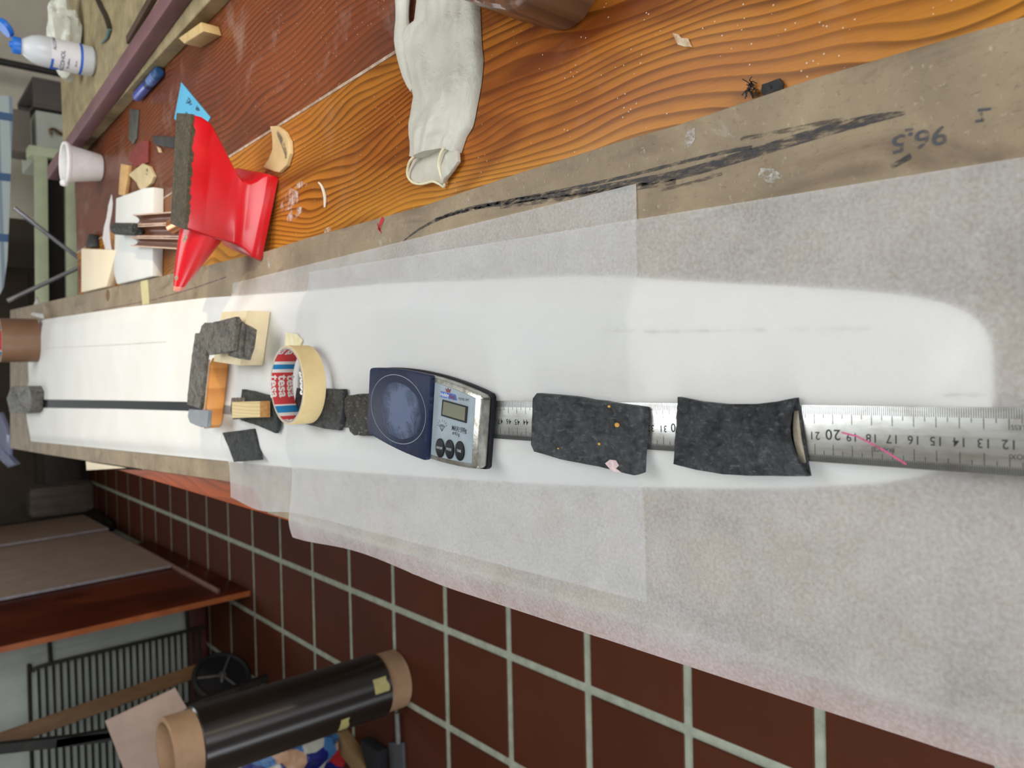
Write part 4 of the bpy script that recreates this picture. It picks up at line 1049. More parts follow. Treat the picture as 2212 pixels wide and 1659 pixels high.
# foam cup
cc = U(222, 360, ZT); cxx, cyy = cc[0]+0.0, cc[1]+0.012
cup = thing('foam_cup', 'small white foam cup standing on the bench near the mauve beam', 'cup', (cxx, cyy, ZT))
M_cup = mat('white_cup_foam', (236, 232, 228), (228, 224, 220), 60, 0.7)
obj('wall', lathe([(0.0, ZT+0.0005), (0.026, ZT+0.0005), (0.0275, ZT+0.002), (0.0385, ZT+0.066), (0.0365, ZT+0.066), (0.0255, ZT+0.004), (0.0, ZT+0.004)], cxx, cyy, 40), M_cup, cup)
obj('rim', lathe([(0.0385, ZT+0.062), (0.0425, ZT+0.0635), (0.0435, ZT+0.068), (0.0415, ZT+0.072), (0.0375, ZT+0.0705), (0.0368, ZT+0.064)], cxx, cyy, 40, True), M_cup, cup)
pv = U(174, 385, ZT+0.066)
obj('spout_blob', lathe([(0.0, -0.008), (0.006, -0.006), (0.008, 0), (0.006, 0.006), (0.0, 0.008)], 0, 0, 14, axis=((cxx-0.040, cyy+0.006, ZT+0.070), (0, 0, 1))), M_cup, cup)

# foam boards near the bench end; warm sunlight painted into the far one's cream
bxR = lambda y: float(np.interp(y, [p[1] for p in pr], [p[0] for p in pr]))
bxL = lambda y: float(np.interp(y, [p[1] for p in pl[::-1]], [p[0] for p in pl[::-1]]))
M_fb = mat('white_foam_board', (226, 226, 222), (218, 218, 214), 10, 0.7)
M_cb = mat('cream_foam_board', (244, 228, 198), (240, 222, 190), 10, 0.7)
obj('foam_board', prism([(bxR(y)+0.002, y) for y in (1.405, 1.52, 1.64)]+XY([(264, 590), (270, 430), (330, 409), (352, 407)], ZT+0.002), ZT+0.0003, ZT+0.018, 0.002), M_fb,
    label='white foam board flat under the brown channel profiles', cat='board')
obj('foam_board', prism(XY([(254, 540), (178, 537)], ZT+0.016)+[(bxR(y)+0.002, y) for y in (U(178, 634, ZT+0.016)[1], 1.84, 1.72)], ZT+0.0004, ZT+0.0185, 0.002), M_cb,
    label='foam board tinted sunlit cream at the far corner of the bench by the wing', cat='board')
ya, yb = U(187, 1010, ZT+0.01)[1], U(308, 1008, ZT+0.01)[1]
obj('foam_board', prism([tuple(U(187, 1016, ZT+0.011)[:2]), tuple(U(306, 1009, ZT+0.011)[:2]), (bxL(yb)-0.0015, yb), (bxL(ya)-0.0015, ya)], ZT+0.0003, ZT+0.0112, 0.001), M_cb,
    label='cream foam offcut poking out along the chipboard on the floor side', cat='board')
# brown channel profile (two troughs), copper tube and a grey plug
zc0 = ZT+0.0185
M_brn = mat('brown_channel', (128, 80, 56), (110, 66, 46), 16, 0.35, 0.2, coat=0.2)
M_brl = mat('pale_channel_edge', (214, 180, 154), (196, 156, 130), 30, 0.4)
def channel(pa, pb, name, label):
    """pa: far and near pixel of one long edge, pb of the other; an open trough"""
    a0, a1 = U(*pa[0], zc0+0.012), U(*pa[1], zc0+0.012); b0, b1 = U(*pb[0], zc0+0.012), U(*pb[1], zc0+0.012)
    root = thing(name, label, 'profile', (*((a0+b1)/2)[:2], zc0))
    def f(u, v):
        p = (a0*(1-v)+b0*v)*(1-u)+(a1*(1-v)+b1*v)*u
        return (p[0], p[1], zc0+0.0008+0.0112*abs(2*v-1)**2.2)
    V, Fc = grid(8, 17, f); n = len(V); V2 = [(x, y, z+0.0016) for x, y, z in V]
    rim = [i*17 for i in range(8)]+[7*17+j for j in range(1, 17)]+[i*17+16 for i in range(6, -1, -1)]+[j for j in range(15, 0, -1)]
    obj('trough', (V+V2, [q[::-1] for q in Fc]+[tuple(i+n for i in q) for q in Fc]+[(p_, q_, q_+n, p_+n) for p_, q_ in zip(rim, rim[1:]+rim[:1])]), M_brn, root)
    for s, e in ((a0, a1), (b0, b1)):
        obj('lip', tube([(s[0], s[1], zc0+0.0135), (e[0], e[1], zc0+0.0135)], 0.0012, 8), M_brl, root)
    return root
channel(((290, 465), (400, 457)), ((286, 486), (400, 480)), 'channel_profile', 'brown metal channel profile nearest the foam cup on the white board')
channel(((285, 490), (400, 485)), ((285, 510), (400, 511)), 'channel_profile', 'middle brown channel profile holding the grey plug and copper tube')
channel(((285, 514), (400, 516)), ((284, 531), (400, 538)), 'channel_profile', 'brown metal channel profile nearest the wing on the white board')
a, b = U(250, 494, zc0+0.014), U(298, 496, zc0+0.014)
obj('lead_plug', [tube([a, a+(b-a)*0.06, a+(b-a)*0.92, b], [0.009, 0.0115, 0.0115, 0.010], 10), 0][0], lead_mat('plug_lead', (74, 80, 80), (50, 54, 56), (210, 206, 190), 0.5), label='grey lead plug poking out of the brown channel profiles', cat='plug')
a = U(368, 494, zc0+0.013)
obj('copper_tube', lathe([(0.0098, 0), (0.0120, 0), (0.0120, 0.05), (0.0098, 0.05)], 0, 0, 28, True, axis=((a[0], a[1]-0.024, zc0+0.0148), (0.0, -1, 0))), mat('copper', (220, 140, 80), (200, 118, 62), 20, 0.3, 0.8),
    label='short copper tube lying in the middle channel behind the anvil', cat='tube')
ct = [(238, 420), (240, 440), (238, 462), (233, 490), (235, 520), (239, 545), (226, 545), (219, 515), (222, 490), (228, 470), (231, 445)]
obj('paper_curl', slab(XY(ct[::1], ZT+0.004), ZT+0.0004, 0.0014, 0.0003, 3, 0.0008, n=60), mat('white_paper_strip', (222, 216, 214), (212, 206, 204), 20, 0.8), label='wavy white paper strip beside the foam boards', cat='paper')
obj('black_wedge', prism(XY([(196, 536), (204, 506), (214, 508), (216, 534)], ZT), ZT+0.0004, ZT+0.012, 0.002), mat('black_wedge_plastic', (30, 28, 26)), label='little black wedge behind the cream foam board', cat='wedge')

# raised chipboard sheet, mauve beam, slat, block on the far side of the bench
ZS = ZT+0.0225
rb_pts = [(0.546, 0.75), (0.552, 1.40), (0.548, 2.065), (1.0, 2.065), (1.0, 0.75)]
obj('chipboard_sheet', prism(rb_pts, ZT+0.0003, ZS, 0.001, 1), mat('stained_chipboard', (166, 150, 112), (130, 116, 86), 24, 0.8, bump=0.2), label='thick stained chipboard sheet under the mauve beam and the alcohol bottle', cat='board')
def beam_pts():
    a = U(112, 376, ZS+0.014); b = U(374, 0, ZS+0.014); d = (b-a); d[2] = 0
    return a, b+d*0.25
a, b = beam_pts(); a[2] = b[2] = ZS+0.0122
obj('mauve_beam', bar(a, b, 0.030, 0.024, bev=0.003), mat('mauve_paint', (128, 92, 94), (108, 74, 78), 18, 0.6, bump=0.15, stretch=(1, 0.3, 1)), label='long square mauve painted wooden beam lying on the raised chipboard', cat='beam')
a = U(278, 88, ZS+0.004); b = U(345, -30, ZS+0.004); a[2] = b[2] = ZS+0.0045
obj('dark_slat', bar(a, b, 0.014, 0.008, bev=0.001), mat('dark_slat_wood', (86, 62, 46), (70, 50, 36), 20, 0.7), label='thin dark slat lying alongside the mauve beam', cat='slat')
bk = XY([(421, 84), (434, 102), (478, 76), (470, 52)], ZT+0.001)
obj('wood_block', prism([tuple(U(*q, ZT)[:2]) for q in ((423, 92), (436, 104), (480, 78), (474, 58))], ZT+0.0003, ZT+0.026, 0.0015), mat('pale_pine_block', (206, 180, 128), (188, 160, 108), 20, 0.7, stretch=(1, 5, 1)), label='little pale pine block at the foot of the raised chipboard', cat='block')
a = U(210, 0, ZS+0.004); b = U(236, 62, ZS+0.004)
kn = thing('craft_knife', 'dark thin tool with a teal tip lying on the raised chipboard', 'tool', (*((a+b)/2)[:2], ZS))
obj('handle', tube(smoothline([U(200, -30, ZS+.005), U(214, 8, ZS+.005), U(228, 36, ZS+.005), U(236, 62, ZS+.005)], 14), 0.0042, 10), mat('dark_handle', (58, 50, 44)), kn)
obj('tip', tube([U(236, 62, ZS+.005), U(232, 80, ZS+.004), U(220, 94, ZS+.003)], [0.004, 0.003, 0.001], 10), mat('teal_tip', (96, 124, 120)), kn)

# alcohol bottle
bx, by = U(207, 128, ZS)[:2]; by += 0.018; zb = ZS+0.0005
bot_ = thing('alcohol_bottle', 'translucent white alcohol bottle with blue flip cap on the raised chipboard', 'bottle', (bx, by, zb))
M_bot = NT('milky_plastic'); t = M_bot; t.b.inputs['Subsurface Weight'].default_value = 0.3; t.b.inputs['Subsurface Radius'].default_value = (0.02, 0.02, 0.02)
M_bot = t.done(lin((206, 208, 210)), 0.35)
RB = 0.0292
obj('body', lathe([(0.0, zb), (RB-0.004, zb), (RB, zb+0.0045), (RB, zb+0.0850), (RB*0.97, zb+0.0967), (RB*0.84, zb+0.1092), (RB*0.62, zb+0.1190), (0.0150, zb+0.1235), (0.0155, zb+0.1298), (0.0, zb+0.1298)], bx, by, 40), M_bot, bot_)
def lab(a0, a1, z0, z1, r, m, name, par, n=16):
    V = []
    for i in range(n+1):
        q = R_(a0+(a1-a0)*i/n); V += [(bx+r*math.cos(q), by+r*math.sin(q), z0), (bx+r*math.cos(q), by+r*math.sin(q), z1)]
    return obj(name, (V, [(2*i, 2*i+2, 2*i+3, 2*i+1) for i in range(n)]), m, par)
toC = math.degrees(math.atan2(-by, -bx+0.02))
lb = lab(toC-95, toC+80, zb+0.0215, zb+0.0788, RB+0.0003, mat('white_label', (230, 226, 228), (222, 218, 220), 20), 'label', bot_)
M_lb = mat('bottle_blue', (52, 108, 206), (44, 96, 190), 20)
lab(toC-95, toC+80, zb+0.0233, zb+0.0286, RB+0.0006, M_lb, 'blue_band', lb)
lab(toC-95, toC-20, zb+0.0743, zb+0.0788, RB+0.0006, M_lb, 'blue_band', lb); lab(toC-95, toC-60, zb+0.0644, zb+0.0752, RB+0.0006, M_lb, 'blue_band', lb)
def curved(s, deg, zc_, size, m, par, r=RB+0.0008, up=1):
    g = text2d(s, size, bold=0.012); V = []
    for x, y in g[0]:
        q = R_(deg)+x/r; V.append((bx+r*math.cos(q), by+r*math.sin(q), zc_+y))
    obj('lettering', (V, g[1]), m, par, smooth=False)
M_lt = mat('label_print', (70, 74, 110))
curved('ALCOHOL', toC-28, zb+0.0591, 0.0105, M_lt, lb); curved('96 etilico', toC-28, zb+0.0492, 0.006, M_lt, lb); curved('250 ml', toC-22, zb+0.0358, 0.0045, M_lt, lb)
curved('ALCOHOL', toC+50, zb+0.0734, 0.008, M_lt, lb)
M_cap = mat('blue_cap', (40, 116, 208), (34, 104, 192), 20, 0.4)
cp_ = obj('cap', lathe([(0.0150, zb+0.1262), (0.0157, zb+0.1271), (0.0157, zb+0.1387), (0.0146, zb+0.1405), (0.006, zb+0.1405), (0.005, zb+0.1450), (0.0, zb+0.1450)], bx, by, 30), M_cap, bot_)
obj('flip_lid', lathe([(0.0, -0.003), (0.0165, -0.003), (0.0172, 0.0), (0.0172, 0.006), (0.0155, 0.008), (0.0155, 0.0), (0.0, 0.0)], 0, 0, 26, axis=((bx+0.0286, by+0.002, zb+0.152), (0.66, 0.0, -0.75))), M_cap, cp_)
# crumpled tissue behind the bottle
def blob(c, r, seed, n=22, m=30, flat=0.3, fz=0.5):
    V, Fc = [], []
    for i in range(n):
        th = math.pi*i/(n-1)
        for k in range(m):
            ph = 2*math.pi*k/m; d = Vector((math.sin(th)*math.cos(ph), math.sin(th)*math.sin(ph), math.cos(th)))
            q = 1+0.42*noise.noise(d*1.6+Vector((seed, 0, 0)))+0.24*noise.noise(d*4+Vector((0, seed, 0)))
            V.append((c[0]+d.x*r[0]*q, c[1]+d.y*r[1]*q, max(c[2]-r[2]*0.98, c[2]+d.z*r[2]*q)))
    for i in range(n-1):
        for k in range(m): Fc.append((i*m+k, i*m+(k+1) % m, (i+1)*m+(k+1) % m, (i+1)*m+k))
    return V, Fc
q = UY(150, 92, by+0.10)
obj('crumpled_tissue', blob((q[0]+0.01, q[1], ZS+0.034), (0.075, 0.036, 0.033), 2.0), mat('white_tissue', (222, 222, 208), (196, 196, 182), 30, 0.9, bump=0.5, bscale=40), label='crumpled white tissue behind the alcohol bottle', cat='tissue')

# brown kraft tape roll on the wing root, with lead piece and plastic bag near it
zr0 = ZW+0.0004
rc = U(88, 733, zr0); rr_ = 0.060
tape_roll('packing_tape_roll', 'big brown packing tape roll with a red and blue core on the far wing end', rc[0], rc[1]+rr_, zr0, 0.088, rr_, 0.047,
          (M_red, M_blue, M_wht), [(70, mat('faded_print', (226, 150, 150))), (110, mat('faded_print', (226, 150, 150)))], mat('brown_tape', (132, 98, 74), (118, 86, 64), 14, 0.45), mat('brown_tape_edge', (150, 128, 104), (130, 108, 88), 60, 0.8),
          [(128, 150, 1), (30, 48, 1), (124, 128, 2), (48, 52, 2)], 0.018, (0.78, 0.45))
obj('lead_weight', slab(XY([(24, 835), (62, 834), (68, 846), (67, 884), (60, 893), (22, 892), (14, 862)], ZW+0.03), ZW+0.0009, 0.030, 0.004, 15, 0.004, n=60), M_leadM,
    label='lumpy lead weight holding the far end of the carbon spar', cat='weight')
q = U(82, 664, ZB)
obj('paper_peak', hexa([tuple(U(66, 680, ZB+.0005)), tuple(U(96, 690, ZB+.0005)), tuple(U(94, 680, ZB+.0005)), tuple(U(70, 676, ZB+.0005)), tuple(UY(78, 642, 2.62)), tuple(UY(80, 642, 2.62)), tuple(UY(81, 641, 2.63)), tuple(UY(79, 641, 2.63))], 0.0),
    mat('white_scrap_paper', (214, 210, 204)), label='pointed white paper scrap sticking up behind the brown tape roll', cat='paper', smooth=False)
q = UY(20, 960, 2.83)
def film_mat():
    t = NT('clear_blue_film'); t.b.inputs['Base Color'].default_value = lin((150, 156, 190)); t.b.inputs['Roughness'].default_value = 0.25
    tp = t.n('ShaderNodeBsdfTransparent'); mx = t.n('ShaderNodeMixShader'); mx.inputs[0].default_value = 0.35
    t.link(t.b.outputs[0], mx.inputs[1]); t.link(tp.outputs[0], mx.inputs[2]); t.link(mx.outputs[0], t.out.inputs[0]); return t.m
fl = XY([(20, 940), (19, 985), (36, 1003), (18, 1010), (-8, 985), (-40, 955), (-50, 900), (0, 890)], ZB)
obj('plastic_bag', slab(fl, ZB-0.012, 0.014, 0.004, 7, 0.008, n=50), film_mat(), label='crumpled clear bluish plastic bag hanging at the far end of the chipboard strip', cat='bag')

# ================================================================== BEYOND THE BENCH
# ironing board
ib = thing('ironing_board', 'ironing board with pale blue checked cover and crossed chrome legs behind the bench', 'ironing board', (0.5, 3.0, 0.0))
def cover_mat():
    t = NT('blue_check_cloth')
    sx_ = t.n('ShaderNodeSeparateXYZ'); t.link(t.co, sx_.inputs[0])
    a_ = t.math('LESS_THAN', t.math('FRACT', t.math('MULTIPLY', sx_.outputs[0], 5.0)), 0.13); b_ = t.math('LESS_THAN', t.math('FRACT', t.math('MULTIPLY', sx_.outputs[2], 26.0)), 0.28)
    c = t.mix(t.math('MAXIMUM', a_, t.math('MULTIPLY', b_, 0.55)), lin((176, 186, 184)), lin((70, 98, 132))); return t.done(c, 0.8)
Yi = 3.0
icx = [(-14, 205), (26, 208), (28, 240), (25, 330), (20, 470), (16, 560), (8, 620), (-10, 655), (-60, 660), (-60, 205)]
P = [UY(a, b, Yi) for a, b in icx]
Vf = [tuple(p) for p in P]+[(p[0], p[1]+0.03, p[2]) for p in P]; n = len(P)
obj('cover', (Vf, [tuple(range(n)), tuple(range(n, 2*n))[::-1]]+[(i, (i+1) % n, n+(i+1) % n, n+i) for i in range(n)]), cover_mat(), ib, smooth=False)
M_cr = mat('chrome_tube', (214, 216, 224), (196, 198, 206), 20, 0.18, 0.9)
def ext(a, b, k): return a+(b-a)*k
a, b = UY(30, 449, 2.85), UY(168, 556, 2.85)
obj('leg', tube([a, ext(a, b, 2.6)], 0.0065, 12), M_cr, ib)
a, b = UY(16, 650, 2.80), UY(166, 580, 2.80)
obj('leg', tube([a, ext(a, b, 2.6)], 0.0065, 12), M_cr, ib)
# green steel rack
gr = thing('steel_rack', 'pale green steel rack with dark ribbed shelf behind the bench end', 'rack', (0.5, 3.5, 0.0))
M_gr = mat('pale_green_paint', (196, 204, 168), (182, 190, 156), 14, 0.6); M_rk = mat('dark_rib', (46, 40, 36), (36, 32, 28), 30, 0.7)
Yg = 3.55
for px in (88, 152):
    a, b = UY(px, 345, Yg), UY(px+3, 660, Yg); w = 0.044 if px == 88 else 0.042
    d = (b-a); a = a-d*0.05; b = b+d*0.9
    obj('rail', bar(a, b, 0.03, w, up=(0, 0, 1), bev=0.003), M_gr, gr)
zt_, zb_ = UY(92, 500, Yg)[2], UY(152, 500, Yg)[2]
xa, xb = UY(120, 345, Yg)[0], UY(120, 640, Yg)[0]-0.6
for k in range(14):
    z = zb_+0.02+(zt_-zb_-0.04)*k/13
    obj('rib', box(xb, xa, Yg+0.02, Yg+0.04, z-0.0035, z+0.0035), M_rk, gr, smooth=False)
obj('back_sheet', box(xb, xa, Yg+0.05, Yg+0.06, 0.0, zt_+0.01), M_rk, gr, smooth=False)
for x in (xa+0.02, xb): obj('post', box(x-0.02, x+0.02, Yg-0.02, Yg+0.05, 0.0, zt_+0.04, 0.003), M_gr, gr)
# white cabinet with a hook, grey crate, dark pole
p0, p1 = UY(78, 236, 3.66), UY(140, 330, 3.66)
wc = thing('cabinet', 'white cabinet with a small brass hook beyond the raised chipboard', 'cabinet', (p0[0], 3.85, 0.0))
obj('carcass', box(p1[0]-0.02, p0[0], 3.67, 4.05, 0.0, p0[2], 0.004), mat('white_cabinet', (186, 188, 176), (176, 178, 166), 8, 0.6), wc)
hk = UY(118, 288, 3.66)
obj('hook', tube(smoothline([hk+np.array([0, 0.008, -0.05]), hk+np.array([0, -0.01, -0.02]), hk+np.array([0.012, -0.018, 0.004]), hk+np.array([0.004, -0.02, 0.02]), hk+np.array([-0.012, -0.018, 0.012])], 14), 0.006, 8), mat('brass', (120, 96, 66), (104, 82, 54), 30, 0.4, 0.6), wc)
obj('grey_drawer', box(p1[0]-0.02, p0[0]-0.01, 3.67, 3.80, p0[2]+0.02, p0[2]+0.18, 0.004), mat('taupe_panel', (128, 118, 108), (118, 108, 98), 8, 0.7), wc)
p0, p1 = UY(70, 165, 3.66), UY(100, 236, 3.66)
cx0, cx1 = max(p1[0], UY(78, 236, 3.66)[0]+0.01), p0[0]
crt = thing('storage_crate', 'dark taupe open crate beyond the alcohol bottle', 'crate', ((cx0+cx1)/2, 3.85, 0.0))
M_crt = mat('taupe_crate', (98, 88, 84), (86, 78, 74), 10, 0.7); zc1 = p0[2]
for nm, g in (('side', box(cx0, cx0+0.012, 3.66, 4.05, 0.0, zc1)), ('side', box(cx1-0.012, cx1, 3.66, 4.05, 0.0, zc1)), ('front', box(cx0+0.013, cx1-0.013, 3.66, 3.672, 0.0, zc1)), ('back', box(cx0+0.013, cx1-0.013, 4.038, 4.05, 0.0, zc1)), ('base', box(cx0+0.013, cx1-0.013, 3.673, 4.037, 0.0, 0.02))):
    obj(nm, g, M_crt, crt, smooth=False)
a = UY(50, 143, 4.15)
obj('steel_pole', tube([(a[0], 4.15, 0.0), (a[0], 4.15, 2.4)], 0.016, 14), mat('dark_pole', (58, 56, 54)), label='dark upright pole seen behind the alcohol bottle', cat='pole')
# dim cabinet in the far left
q0, q1 = UY(112, 1005, 6.6), UY(0, 1150, 6.6)
fcab = thing('cupboard', 'dark brown cupboard standing against the far wall', 'cupboard', (-0.7, 6.9, 0.0))
M_dim = mat('dim_brown', (92, 82, 70), (80, 70, 60), 6, 0.7); M_dk2 = mat('dim_black', (30, 27, 25))
obj('carcass', box(-0.975, 0.9, 6.62, 7.3, 0.05, 1.6, 0.01), M_dim, fcab)
for x in (-0.97, -0.35, 0.27):
    d_ = obj('door', box(x+0.01, x+0.60, 6.60, 6.618, 0.36, 1.58, 0.004), M_dim, fcab)
    obj('handle', tube([(x+0.54, 6.585, 0.9), (x+0.54, 6.585, 1.05)], 0.008, 8), M_dk2, d_)
obj('plinth', box(-0.975, 0.9, 6.64, 7.28, 0.0, 0.05), M_dk2, fcab, smooth=False)
obj('drawer', box(-0.96, 0.88, 6.60, 6.618, 0.07, 0.30, 0.004), mat('dim_grey', (84, 78, 74)), fcab)
obj('plastic_cover', slab([(-0.93, 6.50), (-0.72, 6.50), (-0.70, 6.59), (-0.94, 6.59)], 0.0005, 0.42, 0.03, 4, 0.01, n=40, wob=0.01), mat('dusty_film', (128, 116, 108), (110, 98, 90), 9, 0.5, bump=0.4), label='draped dusty plastic cover at the cupboard foot', cat='cover')

# brown panel with ledge and white sheets leaning on it
rk = thing('sheet_rack', 'tall reddish brown plywood rack panel standing at the white wall corner', 'rack', (-0.95, 4.1, 0.0))
M_rp = wood_mat('red_plywood', (120, 56, 34), (104, 44, 26), (60, 22, 14), 0.05, 0.03, 3.0, rough=0.45, coat=0.1, dust=0.0, blot=0.3, red=(78, 30, 20))
obj('panel', hexa([(-0.937, 3.468, 0.0), (-0.937, 5.0, 0.0), (-0.962, 5.0, 0.0), (-0.962, 3.468, 0.0), (-0.960, 3.468, 1.25), (-0.960, 5.0, 1.25), (-0.983, 5.0, 1.25), (-0.983, 3.468, 1.25)], 0.002), M_rp, rk)
obj('edge_strip', hexa([(-0.938, 3.462, 0.001), (-0.938, 3.468, 0.001), (-0.962, 3.468, 0.001), (-0.962, 3.462, 0.001), (-0.961, 3.462, 1.249), (-0.961, 3.468, 1.249), (-0.983, 3.468, 1.249), (-0.983, 3.462, 1.249)]), mat('orange_edging', (170, 92, 44), (156, 80, 36), 20, 0.5), rk, smooth=False)
l0, l1 = UX(470, 1283, -0.937), UX(340, 1205, -0.937)
obj('ledge', hexa([(-0.9385, l0[1], l0[2]-0.012), (-0.9385, 5.0, l0[2]-0.012), (-0.915, 5.0, l0[2]-0.012), (-0.915, l0[1], l0[2]-0.012), (-0.9385, l0[1], l0[2]), (-0.9385, 5.0, l0[2]), (-0.915, 5.0, l0[2]), (-0.915, l0[1], l0[2])], 0.001), mat('brown_ledge', (122, 84, 70), (110, 74, 60), 20, 0.6), rk)
M_sh = mat('pale_sheet', (176, 152, 134), (164, 140, 122), 8, 0.7); M_she = mat('pale_sheet_edge', (186, 180, 186))
def leaning(name, label, x, y0, y1, z0, lean, th=0.014):
    r = thing(name, label, 'sheet', (x, (y0+y1)/2, z0))
    h = 1.1
    obj('panel', hexa([(x, y0, z0), (x, y1, z0), (x-th, y1, z0), (x-th, y0, z0), (x-lean, y0, z0+h), (x-lean, y1, z0+h), (x-lean-th, y1, z0+h), (x-lean-th, y0, z0+h)]), M_sh, r, smooth=False)
    obj('edge_band', hexa([(x, y0-0.003, z0), (x, y0, z0), (x-th, y0, z0), (x-th, y0-0.003, z0), (x-lean, y0-0.003, z0+h), (x-lean, y0, z0+h), (x-lean-th, y0, z0+h), (x-lean-th, y0-0.003, z0+h)]), M_she, r, smooth=False)
    return r
c1 = UX(350, 1224, -0.922); c2 = U(236, 1192, l0[2])
leaning('foam_sheet', 'pale foam sheet leaning on the brown rack panel, nearer of the two', -0.922, c1[1], 5.6, l0[2]+0.0005, 0.022, 0.012)
leaning('foam_sheet', 'second pale foam sheet standing farther along the brown rack panel', -0.905, c2[1], 6.2, l0[2]+0.0005, 0.022, 0.012)

q = U(222, 1152, 0.0)
obj('black_bag', blob((q[0]+0.10, q[1]-0.1, 0.06), (0.07, 0.36, 0.062), 9.0), mat('black_bag_cloth', (18, 17, 18), (26, 25, 26), 20, 0.8), label='black slumped bag on the tiles along the leaning pale sheets', cat='bag')
# wire grille on the white wall
gy = 3.98
gw = thing('wire_grille', 'black wire grille with many horizontal rods in front of the white wall', 'grille', (-1.5, gy, 0.1))
M_wire = mat('black_wire', (40, 38, 34), (52, 50, 44), 40, 0.5, 0.3)
ga, gb = UY(66, 1444, gy), UY(442, 1354, gy)
# end posts and rods, hung from the rack panel's edge
left = -2.3
obj('frame_bar', tube(smoothline([(left, gy, ga[2]+0.006), (ga[0]-0.07, gy, ga[2]+0.006), (ga[0]-0.018, gy, ga[2]-0.006), (ga[0], gy, ga[2]-0.06), ((ga[0]+gb[0])/2, gy, (ga[2]+gb[2])/2), (gb[0], gy, gb[2])], 30), 0.0085, 8), M_wire, gw)
N = 26
for k in range(1, N):
    f = k/N; x = ga[0]+(gb[0]-ga[0])*f; z = ga[2]+(gb[2]-ga[2])*f
    obj('rod', tube([(left, gy-0.006, z), (x, gy-0.006, z)], 0.0062, 6, True), M_wire, gw)
obj('frame_bar', tube([(left, gy, gb[2]), (left, gy, ga[2]+0.006)], 0.0085, 8), M_wire, gw)
for px, pya, pyb in ((106, 1386, 1432), (402, 1325, 1366)):
    a, b = UY(px, pya-14, gy-0.02), UY(px+4, pyb, gy-0.012)
    obj('hook', tube([a, b], 0.009, 8), M_wire, gw)
# leaning plank
plA, plB = UY(-60, 1622, 3.55), UY(428, 1448, 3.72)
d = plB-plA; plC = plB+d*((0.012-plB[2])/d[2])
obj('leaning_plank', bar(plA, plC, 0.060, 0.026, up=(0.45, -0.9, 0.0), bev=0.002), mat('brown_plank', (126, 96, 66), (108, 80, 54), 10, 0.6, stretch=(4, 4, 0.6)), label='brown pine plank leaning in front of the wire grille', cat='plank')
# dark rail and stuff at the lower left corner
a, b = UY(-20, 1618, 3.3), UY(235, 1590, 3.3)
mr = thing('metal_trestle', 'dark metal trestle at the corner of the picture by the plank', 'trestle', (a[0], 3.3, 0.0))
obj('rail', bar(a+(a-b)*0.3, b, 0.03, 0.035), mat('dark_steel', (46, 46, 46), (58, 58, 56), 20, 0.5, 0.4), mr, smooth=False)
c3 = UY(160, 1640, 3.3); e3 = UY(120, 1600, 3.3)
obj('leg', bar(UY(120, 1604, 3.3), UY(120, 1604, 3.3)*np.array([1, 1, 0])+np.array([-0.1, 0, 0]), 0.03, 0.03, up=(0, 1, 0)), _mats['dark_steel'], mr, smooth=False)
obj('leg', bar(b, b*np.array([1, 1, 0])+np.array([0.05, 0, 0]), 0.03, 0.03, up=(0, 1, 0)), _mats['dark_steel'], mr, smooth=False)
# wheel with spokes
w0 = U(548, 1438, 0.0)
rw = 0.128
wd = np.array([0.80, -0.60, 0.0]); wc_ = np.array([w0[0]-0.03, w0[1]+0.05, rw])
wh = thing('cart_wheel', 'black cart wheel with grey spokes beside the plank foot', 'wheel', (wc_[0], wc_[1], 0.0))
tyre = [(rw-0.012+0.012*math.cos(a), 0.016*math.sin(a)) for a in np.linspace(0, 2*math.pi, 14, endpoint=False)]
obj('tyre', lathe(tyre, 0, 0, 40, True, axis=(wc_, wd)), mat('tyre_rubber', (30, 30, 34), (24, 24, 28), 30, 0.7), wh)
obj('disc', lathe([(0.0, -0.006), (rw-0.02, -0.004), (rw-0.02, 0.004), (0.0, 0.006)], 0, 0, 32, axis=(wc_, wd)), mat('wheel_black', (26, 27, 32)), wh)
obj('hub', lathe([(0.0, 0.0), (0.016, 0.0), (0.016, 0.02), (0.0, 0.022)], 0, 0, 20, axis=(wc_, wd)), mat('hub_grey', (92, 90, 86)), wh)
side = np.cross(wd, [0, 0, 1])
for ang in (100, 215, 330):
    v = side*math.cos(R_(ang))+np.array([0, 0, 1.0])*math.sin(R_(ang))
    obj('spoke', tube([wc_+wd*0.012, wc_+wd*0.012+v*(rw-0.022)], 0.006, 8), _mats['hub_grey'], wh)
obj('axle_arm', tube([wc_+wd*0.022, wc_+wd*0.03+np.array([-0.12, -0.02, 0.03])], 0.008, 8), _mats['hub_grey'], wh)

# big roll of black carbon film on a cardboard core
q = U(888, 1455, 0.0); away = np.array([q[0]-CAM[0], q[1], 0]); away /= np.linalg.norm(away)
rcx, rcy = q[0]+away[0]*0.093, q[1]+away[1]*0.093
cr_ = thing('film_roll', 'big upright roll of glossy black film on a cardboard core, on the tiles', 'roll', (rcx, rcy, 0.0))
M_card = mat('brown_cardboard', (170, 138, 108), (154, 122, 94), 14, 0.75)
HT = 0.735
obj('core', lathe([(0.088, 0.0005), (0.093, 0.003), (0.093, HT-0.002), (0.090, HT), (0.080, HT), (0.080, 0.0005)], rcx, rcy, 56, True), M_card, cr_)
def film():
    t = NT('black_gloss_film'); f = t.noise(1.0, 5, 0.65, t.mapping((30, 30, 4)))
    t.b.inputs['Anisotropic'].default_value = 0.95; t.b.inputs['Anisotropic Rotation'].default_value = 0.25
    tg = t.n('ShaderNodeTangent', direction_type='RADIAL', axis='Z'); t.link(tg.outputs[0], t.b.inputs['Tangent'])
    t.bump(f, 0.15, 0.003); return t.done(t.mix(f, lin((30, 20, 18)), lin((14, 10, 10))), 0.35, 0.0, 0.0, spec=1.0)
